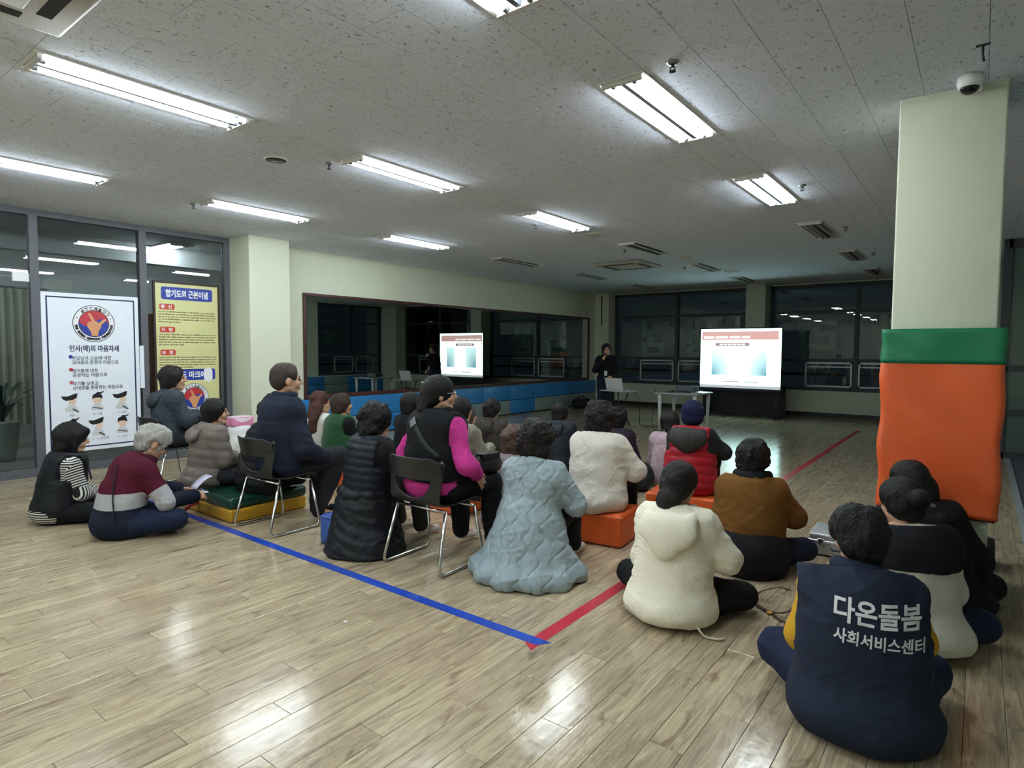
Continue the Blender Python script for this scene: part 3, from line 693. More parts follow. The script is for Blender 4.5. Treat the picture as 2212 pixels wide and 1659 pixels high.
for i, s_ in enumerate(('5 - 4급', '3 - 2 - 1 - 유단자', '1 - 초단')): words('lettering', s_, .27+.27*i, .125, .034, p_grey, t, .0016)
t = plane_root('notice_board', 'tall yellow framed notice panel with blue title bars on the storefront', 'poster', 3.52, .46, XS+.05)
Wp, Hp = .88, 1.93
obj('board', bevbox('board', .02, Wp-.02, .02, Hp-.02, -.012, 0, p_yel, .003, 1), t)
mb = MB()
for a, b, c, d in ((0, 0, Wp, .025), (0, Hp-.025, Wp, Hp), (0, .025, .025, Hp-.025), (Wp-.025, .025, Wp, Hp-.025)): mb.box(a, c, b, d, -.02, .01)
obj('frame', mb.mesh('frame', mat('dark_brown_frame', '33231f', .5)), t)
flat('title_bar', rrect(.10, 1.69, .78, 1.86, .03), .001, p_blue, t); words('lettering', '합기도의 근본이념', .44, 1.735, .105, p_paper, t, .002, .004, 'CENTER', .56)
gen = random.Random(4)
for i, s_ in enumerate(('통  신', '지  명', '보  정')):
    y = 1.555-.305*i
    flat('heading_tag', rrect(.075, y, .27, y+.075, .02), .001, p_dred, t); words('lettering', s_, .165, y+.018, .055, p_paper, t, .002, .001, 'CENTER', .14)
    mb = MB()                                    # lines of small print, too fine to read
    for ln in range(5):
        x = .06; end = .82 if ln < 4 else .06+gen.uniform(.28, .48); yy = y-.035-.034*ln
        while x < end-.02:
            w = min(gen.uniform(.02, .09), end-x); h = gen.uniform(.010, .016)
            k = x
            while k < x+w-.006: mb.add([(k, yy, 0), (k+.008, yy, 0), (k+.008, yy+h, 0), (k, yy+h, 0)], [(0, 1, 2, 3)]); k += .011
            x += w+.008
    obj('fine_print', mb.mesh('fine_print', mat('print_brown', '5b5433', .4)), t, (0, 0, .0012))
flat('title_bar', rrect(.10, .60, .80, .755, .03), .001, p_blue, t); words('lettering', '합기도 마크에', .42, .64, .10, p_paper, t, .002, .004, 'CENTER', .5)
flat('paper_patch', rrect(.64, .57, .76, .77, .05), .003, p_paper, t)
emblem(.50, .355, .20, t, .001, p_grey)
words('lettering', '품', .80, .06, .03, p_black, t, .0012)
o = tagged('paper_sheet', MB().box(-.003, 0, 0, .05, 0, .55).mesh('paper_sheet', p_white), 'narrow white paper edge taped beside the white poster board', 'paper', (XS+.045, 3.345, .98))
# ------------------------------------------------------------------ projection screen, board
t = thing('projection_screen', 'bright projection screen showing a slide in front of the back windows', 'screen', (-4.365, 14.2, 0))
def em(name, c, k): return mat_emit(name, c, SCREEN_POWER*k)
e_w = em('slide_white', (.80, 1., .97), 1.); e_h = em('slide_header', (.90, .72, .70), .24); e_t = em('slide_text', (1, .98, .97), .30); e_bar = em('slide_bar', (.66, .58, .58), .24); e_g = em('slide_grey', (.62, .68, .70), .25); e_lo = em('slide_lower', (.74, .78, .80), .24)
def mat_slide_pic(name, rot):
    q = NT(name); q.t.nodes.remove(q.b); tc = q.n('ShaderNodeTexCoord'); mp = q.n('ShaderNodeMapping'); mp.inputs['Rotation'].default_value = (0, rot, 0)
    g = q.n('ShaderNodeTexGradient', gradient_type='SPHERICAL'); q.l(tc.outputs['Object'], mp.inputs[0]); mp.inputs['Scale'].default_value = (1.9, 1.9, 1.35)
    q.l(mp.outputs[0], g.inputs[0]); cr = q.n('ShaderNodeValToRGB'); e = cr.color_ramp.elements; e[0].position = .15; e[0].color = (.72, 1, 1, 1); e[1].position = 1; e[1].color = (.10, .28, .36, 1)
    q.l(g.outputs[0], cr.inputs[0]); em_ = q.n('ShaderNodeEmission'); q.l(cr.outputs[0], em_.inputs[0]); em_.inputs[1].default_value = SCREEN_POWER*.36; q.l(em_.outputs[0], q.out.inputs[0]); return q.m
def scr(name, x0, z0, x1, z1, d, m): return obj(name, npmesh(name, [(x0, d, z0), (x1, d, z0), (x1, d, z1), (x0, d, z1)], [(0, 1, 2, 3)], m, False), t)
sw = .90
scr('slide', -sw, .72, sw, 2.01, -.012, e_w); scr('slide_header', -sw+.03, 1.76, sw-.06, 1.95, -.013, e_h)
x = -sw+.08
for w in (.24, .29, .24, .19): scr('slide_title_word', x, 1.79, x+w, 1.845, -.014, e_t); x += w+.03
obj('slide_caption_bar', npmesh('slide_caption_bar', [(p[0], -.014, p[1]) for p in rrect(-.55, 1.615, .22, 1.695, .038)], [tuple(range(24))], e_bar, False), t)
for k in range(6): scr('slide_caption_word', -.46+.10*k, 1.637, -.375+.10*k, 1.672, -.015, e_t)
pic1 = obj('slide_picture', npmesh('slide_picture', [(0, 0, 0), (.42, 0, 0), (.42, 0, .62), (0, 0, .62)], [(0, 1, 2, 3)], mat_slide_pic('slide_picture_left', 0), False), t, (-.63, -.014, .95))
pic2 = obj('slide_picture', npmesh('slide_picture', [(-.34, 0, 0), (0, 0, 0), (0, 0, .62), (-.34, 0, .62)], [(0, 1, 2, 3)], mat_slide_pic('slide_picture_right', 0), False), t, (.60, -.014, .95))
scr('slide_footnote', -.40, .79, .0, .815, -.014, e_g); scr('slide_footnote', .12, .79, .42, .81, -.014, e_g)
scr('slide_lower_edge', -sw, .655, sw, .72, -.012, e_lo)
m_bb = mat('matt_black_frame', '121314', .6)
mb = MB().box(-sw-.02, sw+.02, -.01, .02, 2.01, 2.035).box(-sw-.02, -sw, -.01, .02, .62, 2.01).box(sw, sw+.02, -.01, .02, .62, 2.01).box(-sw, sw, .0, .012, .62, 2.01)
obj('frame', mb.mesh('frame', m_bb), t)
obj('lower_case', bevbox('lower_case', -sw-.03, sw+.03, -.04, .05, .575, .635, m_bb, .012, 2), t)
for s in (-1, 1): obj('stand_post', MB().box(s*.8-.015, s*.8+.015, .03, .055, .03, 1.5).mesh('stand_post', m_bb), t); obj('stand_foot', MB().box(s*.8-.02, s*.8+.02, -.10, .08, 0, .035).mesh('stand_foot', m_bb), t)
t = thing('display_board', 'glossy black free-standing board under the projection screen', 'board', (-4.36, 14.50, 0))
obj('sheet', bevbox('sheet', -.94, .94, -.012, .012, .05, .72, mat('black_glossy_sheet', '0c0f14', .22, bump=.05, scale=3.), .004, 1), t)
for s in (-1, 1): obj('foot', MB().box(s*.85-.02, s*.85+.02, -.16, .12, 0, .05).mesh('foot', m_bb), t)
obj('bottom_rail', MB().box(-.96, .96, -.03, .03, .012, .052).mesh('bottom_rail', m_bb), t)
# ------------------------------------------------------------------ tables up front
t = thing('folding_table', 'grey-topped table with white tapered legs standing before the screen', 'table', (-4.30, 10.80, 0))
obj('table_top', bevbox('table_top', -.40, .40, -.40, .40, .715, .745, mat('grey_laminate', 'a9b2b4', .25), .012, 2), t)
m_leg = mat('white_table_leg', 'd6d8d6', .4)
for sx in (-1, 1):
    for sy in (-1, 1):
        V, F = tube([(sx*.33, sy*.33, .715), (sx*.325, sy*.325, .0)], [.038, .017], 10); obj('leg', npmesh('leg', V, F, m_leg), t)
t = thing('projector', 'dark grey projector lying on the grey-topped table', 'projector', (-4.26, 10.85, .745))
obj('body', bevbox('body', -.17, .17, -.13, .13, .012, .115, mat('projector_grey', '5e666c', .45), .015, 3), t)
obj('lens', MB().tube([(.05, .125, .065), (.05, .155, .065)], .032, 16).mesh('lens', m_black, True), t)
for sx in (-.13, .13): obj('foot', MB().tube([(sx, -.08, 0), (sx, -.08, .014)], .012, 8).mesh('foot', m_black), t)
obj('vent', MB().box(-.172, -.168, -.09, .09, .04, .09).mesh('vent', m_black), t)
tagged('cable', MB().tube(rounded([(-4.48, 10.5, .752), (-4.40, 10.6, .755), (-4.55, 10.75, .752), (-4.42, 10.9, .76)], .05), .006, 6).mesh('cable', m_black, True), 'short black cable curling on the grey-topped table', 'cable')
tagged('cable', MB().tube(rounded([(-4.75, 10.7, .60), (-4.85, 10.6, .25), (-4.78, 10.55, .02), (-4.62, 10.7, .012)], .12), .006, 6).mesh('cable', m_black, True), 'black cable looping down beside the white table leg', 'cable')
t = thing('pen', 'white pen lying on the corner of the grey-topped table', 'pen', (-4.0, 10.55, .752)); obj('barrel', MB().tube([(-.07, 0, 0), (.07, .06, 0)], .007, 8).mesh('barrel', m_white, True), t); obj('cap', MB().tube([(.07, .06, 0), (.10, .086, 0)], .008, 8).mesh('cap', m_white, True), t)
t = thing('tray_table', 'small folding stand carrying the white laptop', 'table', (-5.64, 10.80, 0), math.radians(-4))
obj('table_top', bevbox('table_top', -.32, .32, -.2, .2, .70, .72, mat('pale_laminate', 'b9bdbd', .4), .008, 2), t)
for s in (-1, 1):
    obj('leg', MB().tube(rounded([(s*.10, -.17, .70), (s*.07, -.12, .35), (s*.12, -.2, .01)], .1), .012, 8).mesh('leg', m_black, True), t); obj('leg', MB().tube(rounded([(s*.12, .17, .70), (s*.05, .1, .35), (s*.13, .22, .01)], .1), .012, 8).mesh('leg', m_black, True), t)
obj('crossbar', MB().tube([(-.07, -.12, .24), (.07, -.12, .24)], .01, 8).mesh('crossbar', m_black, True), t)
t = thing('laptop', 'white laptop with its lid raised toward the audience', 'laptop', (-5.66, 10.80, .72), math.radians(-4))
m_lap = mat('laptop_silver', 'd8d6d6', .35)
obj('base', bevbox('base', -.19, .19, -.10, .14, .0, .016, m_lap, .005, 2), t)
lid = obj('lid', bevbox('lid', -.19, .19, -.006, .006, 0, .24, m_lap, .004, 2), t, (0, -.10, .012), (math.radians(18), 0, 0))
obj('keyboard', MB().box(-.16, .16, -.04, .05, .016, .018).mesh('keyboard', m_black), t)
for i, (x, y, z, l) in enumerate(((-5.30, 11.0, .70, 'thin dark cable hanging from the right edge of the laptop stand'), (-5.0, 11.3, .72, 'thin dark cable hanging between the two tables'))):
    tagged('cable', MB().tube(rounded([(x-.12, y, z+.02), (x, y-.02, z-.1), (x+.02, y+.02, .3), (x-.03, y+.1, .012), (x+.4, y+.3, .012)], .1), .006, 6).mesh('cable', m_black, True), l, 'cable')
# soft solids
def soft(name, prims, m, h=.012, parent=None, loc=None, rz=0., planes=(), fn=None, subs=()):
    V, F = sdf_mesh(prims, h, subs, planes)
    if fn: V = displace(V, F, fn)
    return npmesh(name, V, F, m)
t = thing('duffel_bag', 'black duffel bag lying on the floor by the far wall pads', 'bag', (-8.25, 13.75, 0), math.radians(12))
obj('body', soft('body', [ell_((0, -.25, .13), (.17, .3, .13), None, .1), ell_((0, .22, .12), (.16, .32, .12), None, .1)], mat('black_nylon', '14161b', .6, bump=.3, scale=12.), .018, planes=[((0, 0, .0), (0, 0, -1))], fn=lambda V: .012*snoise(V, 16, 2)), t)
obj('handle', MB().tube(rounded([(-.05, -.2, .25), (-.02, -.1, .31), (0, .1, .3), (.03, .22, .23)], .06), .012, 6).mesh('handle', mat('black_webbing', '0f1013', .8), True), t)
tagged('wall_conduit', MB().box(-8.455, -8.425, YB-.365, YB-.352, 2.2, 3.02).mesh('wall_conduit', m_base), 'dark vertical cable trunking high on the far corner pillar', 'conduit')
tagged('paper_scrap', bevbox('paper_scrap', -.012, .012, -.009, .009, 0, .003, p_paper, .001, 1), 'tiny white paper scrap lying on the open floor', 'paper scrap', (-2.72, 2.05, .0005), (0, 0, .4))
# ------------------------------------------------------------------ tape lines
def tape(name, a, b, w, m, label):
    a, b = np.array(a), np.array(b); d = (b-a)/np.linalg.norm(b-a); n = np.array([-d[1], d[0]])*w/2
    q = [a-n-d*.0, a+n+d*.05, b+n+d*.05, b-n]
    z = .0012 if 'red' in name else .0016
    o = tagged('tape_line', npmesh('tape_line', [(p[0], p[1], .0003) for p in q]+[(p[0], p[1], z) for p in q], [(0, 3, 2, 1), (4, 5, 6, 7), (0, 1, 5, 4), (1, 2, 6, 5), (2, 3, 7, 6), (3, 0, 4, 7)], m, False), label, 'floor tape')
m_tblue = mat('blue_tape', '1f49b8', .35); m_tred = mat('red_tape', 'c0283f', .38)
tape('red', (-1.765, 2.42), (-1.80, 13.2), .075, m_tred, 'long red tape line running across the floor toward the back windows')
tape('blue', (-1.69, 2.515), (-6.45, 2.53), .068, m_tblue, 'blue tape line crossing the floor behind the audience')
tape('red', (-7.05, 2.60), (-7.02, 9.5), .045, m_tred, 'thin red tape line on the floor near the storefront')
# ------------------------------------------------------------------ chairs
m_shell = mat('black_chair_shell', '232323', .38, bump=.04, scale=300.)
def chair_meshes():
    prof = [(.235, .405), (.232, .432), (.20, .447), (.10, .438), (-.02, .432), (-.12, .436), (-.185, .455), (-.215, .50), (-.235, .56), (-.255, .64), (-.27, .71), (-.285, .785)]
    P = np.array(prof); d = np.r_[0, np.cumsum(np.linalg.norm(np.diff(P, axis=0), axis=1))]
    K = 88; s = np.linspace(0, d[-1], K); py = np.interp(s, d, P[:, 0]); pz = np.interp(s, d, P[:, 1])
    for _ in range(3): py[1:-1] = (py[:-2]+2*py[1:-1]+py[2:])/4; pz[1:-1] = (pz[:-2]+2*pz[1:-1]+pz[2:])/4
    N = 61; V = []; F = []
    for i in range(K):
        back = np.clip((pz[i]-.46)/.2, 0, 1); hw = .225+.018*back
        for j in range(N):
            u = -1+2*j/(N-1); x = u*hw
            V.append((x, py[i]+.085*back*u*u, pz[i]+(1-back)*.012*u*u-(.03*max(0, abs(u)-.75)/.25 if i > K-11 else 0)))
    V = np.array(V)
    for i in range(K-1):
        for j in range(N-1):
            c = V[[i*N+j, i*N+j+1, (i+1)*N+j+1, (i+1)*N+j]].mean(0)
            if c[1] < -.1 and c[2] > .47 and c[2] < .635 and (c[0]/.165)**2+((.635-c[2])/.135)**2 < 1: continue
            F.append((i*N+j, i*N+j+1, (i+1)*N+j+1, (i+1)*N+j))
    me = npmesh('shell', V, F, m_shell)
    bm = bmesh.new(); bm.from_mesh(me)
    for v in [v for v in bm.verts if not v.link_faces]: bm.verts.remove(v)
    rim = [v for v in bm.verts if v.is_boundary and abs(v.co.x) < .19 and .46 < v.co.z < .66 and v.co.y < -.1]
    for _ in range(4):
        new = {v: sum((e.other_vert(v).co for e in v.link_edges if e.is_boundary), Vector())/max(1, sum(e.is_boundary for e in v.link_edges)) for v in rim}
        for v in rim: v.co = v.co*.5+new[v]*.5
    bmesh.ops.solidify(bm, geom=bm.faces[:], thickness=.010); bm.to_mesh(me); bm.free()
    me.polygons.foreach_set('use_smooth', np.ones(len(me.polygons), dtype=bool))
    fr = []
    for sx in (-1, 1):
        x = sx*.225; xb = sx*.262
        pts = rounded([(x, -.13, .415), (xb, -.245, .013), (xb, .235, .013), (x, .17, .40)], .06)
        fr.append(MB().tube(pts, .0115, 8).mesh('leg_frame', m_chrome, True))
    cb = [MB().tube([(-.225, y, z), (.225, y, z)], .0105, 8).mesh('crossbar', m_chrome, True) for y, z in ((-.13, .417), (.17, .402))]
    return me, fr, cb
CH = chair_meshes()
def chair(x, y, yaw, label):
    t = thing('stacking_chair', label, 'chair', (x, y, 0), math.radians(yaw), 'black stacking chairs')
    obj('shell', CH[0], t)
    for m in CH[1]: obj('leg_frame', m, t)
    for m in CH[2]: obj('crossbar', m, t)
    return t
# ------------------------------------------------------------------ mats, cushions, small things on the floor
def soft_box(name, w, d, h, m, r=.03, seed=0, amp=.008, res=.022, sag=.0):
    """vinyl-covered foam block, base at z=0"""
    def ex(F, X): return F
    lo = np.array([-w/2-.05, -d/2-.05, -.05]); hi = np.array([w/2+.05, d/2+.05, h+.05]); n = np.ceil((hi-lo)/res).astype(int)+1
    ax = [lo[i]+res*np.arange(n[i]) for i in range(3)]; X = np.stack(np.meshgrid(*ax, indexing='ij'), -1)
    q = np.abs(X-np.array([0, 0, h/2]))-(np.array([w/2, d/2, h/2])-r)
    F = np.sqrt((np.maximum(q, 0)**2).sum(-1))+np.minimum(q.max(-1), 0)-r
    V, Fc = surface_nets(F.astype(np.float32), lo, res)
    if sag: V[:, 2] -= sag*np.exp(-((V[:, 0]/(w*.35))**2+(V[:, 1]/(d*.35))**2))*np.clip(V[:, 2]/h, 0, 1)
    N = vnormals(V, Fc); dsp = amp*snoise(V, 11, seed, 2, (1, 1, .6)); V = V+N*dsp[:, None]; V[:, 2] = np.maximum(V[:, 2], .0005)
    return npmesh(name, V, Fc, m)
m_or2 = mat('orange_cushion_vinyl', 'd95f26', .4, bump=.1, scale=14., var=.06); m_bl2 = mat('blue_cushion_vinyl', '33569f', .45, bump=.1, scale=14.)
m_gr2 = mat('dark_green_vinyl', '123f33', .28, bump=.22, scale=16.); m_ye2 = mat('yellow_vinyl', 'd2a02a', .45, bump=.08, scale=14.)
def cushion(x, y, yaw, w, d, h, m, label, seed, sag=.02):
    t = thing('seat_cushion', label, 'cushion', (x, y, 0), math.radians(yaw), 'vinyl floor cushions')
    obj('block', soft_box('block', w, d, h, m, .028, seed, .010, .018, sag), t)
    mb = MB()
    for z in (h-.018,): mb.tube(rounded([(-w/2, -d/2, z), (w/2, -d/2, z), (w/2, d/2, z), (-w/2, d/2, z)], .03, 4, True), .005, 5, closed=True)
    obj('seam', mb.mesh('seam', m, True), t); return t
t = thing('gym_mat', 'thick green-topped mat with yellow sides in front of the storefront seats', 'mat', (-5.52, 2.99, 0), math.radians(-1))
obj('side_wall', soft_box('side_wall', 1.0, .74, .125, m_ye2, .02, 3, .004, .02), t)
o = obj('top_cover', soft_box('top_cover', 1.0, .74, .095, m_gr2, .025, 5, .010, .018), t, (0, 0, .118))
for (x, c, nm) in ((-.36, m_bl2, 'blue'), (-.10, mat('red_webbing', 'b32236', .6), 'red')):
    obj('strap', MB().tube(rounded([(x+.02, -.36, .10), (x, -.43, .085), (x-.06, -.47, .016), (x-.12, -.47, .014)], .04), .014, 6).mesh('strap', c, True), t, label=nm+' webbing strap')
cushion(-3.80, 3.0, 6, .42, .42, .235, m_bl2, 'blue vinyl cushion under the woman in the black puffer vest', 11)
cushion(-2.33, 3.30, 22, .40, .40, .165, m_or2, 'orange vinyl cushion under the long grey quilted coat', 12)
cushion(-2.36, 4.29, 8, .47, .47, .25, m_or2, 'orange vinyl cushion under the white fleece coat', 13)
cushion(-2.10, 5.43, 8, .66, .52, .21, m_or2, 'wide orange vinyl cushion under the red puffer vest', 14)
cushion(-3.86, 4.19, 4, .42, .42, .22, m_or2, 'orange vinyl cushion beyond the pink-sleeved woman on the chair', 15)
cushion(-4.93, 4.60, 4, .42, .42, .2, m_bl2, 'blue vinyl cushion hidden behind the pink-sleeved woman', 16)
cushion(-6.26, 4.35, 8, .42, .42, .15, m_bl2, 'blue vinyl cushion under the girl with long brown hair', 17)
cushion(-5.7, 4.24, 8, .42, .42, .15, m_or2, 'orange vinyl cushion under the person in the green vest', 18)
chair(-4.66, 2.83, 2, 'black stacking chair carrying the man in the navy jacket')
chair(-3.02, 3.04, 2, 'black stacking chair carrying the woman with pink sleeves')
chair(-6.88, 2.92, 0, 'black stacking chair beside the storefront posters')
# aluminium case
t = thing('aluminium_case', 'silver aluminium equipment case lying on the floor near the column', 'case', (-.745, 5.06, 0), math.radians(2))
m_case = mat('case_aluminium', 'b8babd', .38, metal=.35, bump=.03, scale=300.)
obj('lower_shell', bevbox('lower_shell', -.22, .22, -.18, .18, .012, .105, m_case, .012, 2), t)
obj('lid', bevbox('lid', -.22, .22, -.18, .18, .112, .165, m_case, .012, 2), t)
obj('edge_band', bevbox('edge_band', -.225, .225, -.185, .185, .098, .12, mat('case_edge', 'd6d8da', .25, metal=.8), .004, 1), t)
for x in (-.14, .14): obj('latch', bevbox('latch', x-.02, x+.02, -.196, -.182, .08, .135, m_chrome, .003, 1), t)
obj('handle', MB().tube(rounded([(-.07, -.18, .07), (-.06, -.215, .07), (.06, -.215, .07), (.07, -.18, .07)], .02), .008, 6).mesh('handle', m_black, True), t)
for sx in (-.19, .19):
    for sy in (-.15, .15): obj('foot', MB().tube([(sx, sy, 0), (sx, sy, .014)], .012, 8).mesh('foot', m_black), t)
# leather strap
def ribbon(name, pts, w, th, m, up=(0, 0, 1)):
    P = np.array(pts, float); T = np.gradient(P, axis=0); T /= np.linalg.norm(T, axis=1, keepdims=True)
    V = []; F = []
    for i, p in enumerate(P):
        u = np.asarray(up[i] if isinstance(up, list) else up, float); s = np.cross(T[i], u); s /= np.linalg.norm(s)+1e-9; n = np.cross(s, T[i])
        V += [p-s*w/2-n*th/2, p+s*w/2-n*th/2, p+s*w/2+n*th/2, p-s*w/2+n*th/2]
    for i in range(len(P)-1):
        for j in range(4): F.append((4*i+j, 4*i+(j+1) % 4, 4*i+4+(j+1) % 4, 4*i+4+j))
    F += [(3, 2, 1, 0), tuple(4*(len(P)-1)+j for j in range(4))]
    return npmesh(name, V, F, m)
m_leather = mat('brown_leather', '4a211a', .4, bump=.1, scale=120.)
t = thing('leather_strap', 'thin brown leather bag strap looped on the floor beside the yellow sleeve', 'strap', (0, 0, 0))
lp = rounded([(-.80, 3.62, .16), (-.88, 3.72, .13), (-1.00, 3.80, .05), (-1.045, 3.76, .012), (-1.00, 3.68, .010), (-.90, 3.60, .010), (-.80, 3.62, .03), (-.74, 3.72, .12)], .06, 6)
obj('band', ribbon('band', lp, .016, .005, m_leather), t)
obj('tail', ribbon('tail', rounded([(-.89, 3.60, .012), (-.84, 3.55, .006), (-.80, 3.54, .006), (-.79, 3.48, .006)], .03), .014, .004, m_leather), t)
obj('buckle', bevbox('buckle', -.915, -.885, 3.59, 3.615, .004, .02, mat('brass_buckle', 'b08d4a', .3, metal=1.), .003, 1), t)
# white sack with pink box by the pillar
t = thing('plastic_sack', 'bulging white plastic sack on the floor by the pillar', 'sack', (-8.02, 4.33, 0))
obj('body', soft('body', [ell_((0, 0, .2), (.2, .21, .22), None, .05), ell_((0, 0, .4), (.14, .17, .08), None, .08)], mat('white_polythene', 'dedede', .35, bump=.4, scale=14.), .014, planes=[((0, 0, 0), (0, 0, -1)), ((0, 0, .452), (0, 0, 1))], fn=lambda V: .012*snoise(V, 22, 4, 2)), t)
t = thing('tissue_box', 'pink and white box resting on the white plastic sack', 'box', (-8.02, 4.33, .447))
obj('body', bevbox('body', -.10, .10, -.155, .155, 0, .125, mat('pink_card', 'e58fb8', .4), .03, 4), t)
obj('lid_panel', bevbox('lid_panel', -.085, .085, -.135, .135, .118, .130, mat('white_card', 'efe9ee', .4), .005, 2), t)
obj('front_swoosh', npmesh('front_swoosh', [(.1012, -.12+.24*i/12, .055+.045*((i-6)/6.)**2) for i in range(13)]+[(.1012, .12-.24*i/12, .108) for i in range(13)], [tuple(range(26))], mat('white_card2', 'efe9ee', .4), False), t)
# column foot clutter
t = thing('black_case', 'small black case on the floor behind the column foot', 'case', (.075, 5.42, 0)); obj('body', bevbox('body', -.055, .055, -.12, .12, 0, .17, m_black, .02, 3), t); obj('handle', MB().tube(rounded([(0, -.05, .165), (0, -.05, .20), (0, .05, .20), (0, .05, .165)], .02), .006, 6).mesh('handle', m_black, True), t)
tagged('paper_strip', ribbon('paper_strip', rounded([(.085, 5.54, .18), (.12, 5.56, .16), (.2, 5.58, .15), (.29, 5.60, .155)], .03), .03, .003, mat('white_tape', 'd9d6d0', .5), (0, .3, 1)), 'curled white strip sticking out behind the column foot', 'strip')
# corridor planter
t = thing('corridor_plant', 'leafy potted plant standing in the corridor beyond the glass', 'plant', (-10.2, 2.25, 0))
obj('pot', npmesh('pot', *lathe([(.13, 0), (.16, .1), (.19, .5), (.2, .52), (.17, .52)], 20), mat('pale_pot', '8d9a90', .5)), t)
m_leaf = mat('dull_leaf', '22382a', .5)
for k in range(14):
    a = k*2.4; L = .35+.25*((k*7) % 5)/5; hgt = .75+.35*((k*3) % 4)/4
    tip = np.array([math.cos(a)*L, math.sin(a)*L, hgt]); base = np.array([0, 0, .5]); mid = (base+tip)/2+np.array([0, 0, .25])
    pts = [(1-s)**2*base+2*s*(1-s)*mid+s*s*tip for s in np.linspace(0, 1, 7)]
    me = ribbon('leaf', pts, .05, .002, m_leaf); obj('leaf', me, t)
t = thing('corridor_curtain', 'pale yellowish curtain hanging in the corridor beyond the glass door', 'curtain', (-11.2, 2.45, .35))
V = []; F = []; n = 40
for i in range(n+1):
    y = -.55+1.1*i/n; x = .05*math.sin(i*1.7)
    V += [(x, y, 0), (x, y, 2.0)]
for i in range(n): F.append((2*i, 2*i+2, 2*i+3, 2*i+1))
obj('cloth', npmesh('cloth', V, F, mat('pale_curtain', 'b9bba6', .9)), t); obj('rod', MB().tube([(0, -.65, 2.02), (0, .65, 2.02)], .015, 8).mesh('rod', m_steel, True), t)
# ------------------------------------------------------------------ people
SKIN = mat('skin', 'c79b7e', .55, bump=.03, scale=200., var=.05, vscale=20.)
m_eye = mat('dark_eye', '1a1210', .2); m_lip = mat('lip', '9c5a50', .5)
def hairmat(name, c, rough=.55): return mat('hair_'+name, c, rough, bump=.7, scale=170., var=.45, vscale=70., spec=.32, stretch=(1, 1, .3))
HBLACK = hairmat('black', '0e0c0d'); HBROWN = hairmat('brown', '37241d'); HDARK = hairmat('darkbrown', '1a1312'); HGREY = hairmat('grey', 'a8a49f', .6); HRED = hairmat('chestnut', '4a2a20')
def cloth(name, c, rough=.85, bump=.25, scale=140., var=.08, sheen=.0, **k): return mat('cloth_'+name, c, rough, bump=bump, scale=scale, var=var, vscale=6., spec=.25, sheen=sheen, **k)
def V3(*a): return np.array(a, float)
def hand_prims(W, d, nrm, side, curl=.5, s=1., spread=0.):
    d = d/np.linalg.norm(d); nrm = nrm-d*(nrm@d); nrm /= np.linalg.norm(nrm); w = np.cross(d, nrm)*side   # w points to the thumb side
    R = np.stack([w, d, nrm], 1); pr = [ell_(W+d*.045*s, V3(.040, .052, .017)*s, R, .012), cap_(W-d*.02, W+d*.02, .024*s, .026*s, .02)]
    for i, (o, L) in enumerate(((.030, .072), (.010, .080), (-.010, .075), (-.030, .060))):
        b = W+d*.082*s+w*o*s; a1 = curl*.9; dd = d*math.cos(a1)-nrm*math.sin(a1)+w*o*spread*8
        dd /= np.linalg.norm(dd); m_ = b+dd*L*.5*s; a2 = curl*2.0; d2 = d*math.cos(a2)-nrm*math.sin(a2)+w*o*spread*8; d2 /= np.linalg.norm(d2)
        pr += [cap_(b-d*.015*s, m_, .0095*s, .0088*s, .004), cap_(m_, m_+d2*L*.5*s, .0088*s, .0072*s, .003)]
    tb = W+d*.02*s+w*.030*s; td = (d*.75+w*.6-nrm*.35*curl); td /= np.linalg.norm(td); tm = tb+td*.042*s; t2 = (d*.95+w*.12-nrm*.5*curl); t2 /= np.linalg.norm(t2)
    pr += [cap_(tb, tm, .013*s, .0105*s, .008), cap_(tm, tm+t2*.034*s, .0105*s, .0085*s, .004)]
    return pr
def joinVF(parts):
    V = np.concatenate([p[0] for p in parts]); F = []; o = 0
    for v, f in parts: F.append(f+o); o += len(v)
    return V, np.concatenate(F)
def folds(V, a, sd):
    n = snoise(V, 20, sd, 1, (1, 1, 1.3)); r = 1-np.abs(snoise(V, 19, sd+5, 1, (.8, .8, 1.7)))
    return a*(.75*n+.18*snoise(V, 70, sd+9, 1, (1, 1, 1.5))+.55*(np.clip(r, 0, 1)**6-.12))
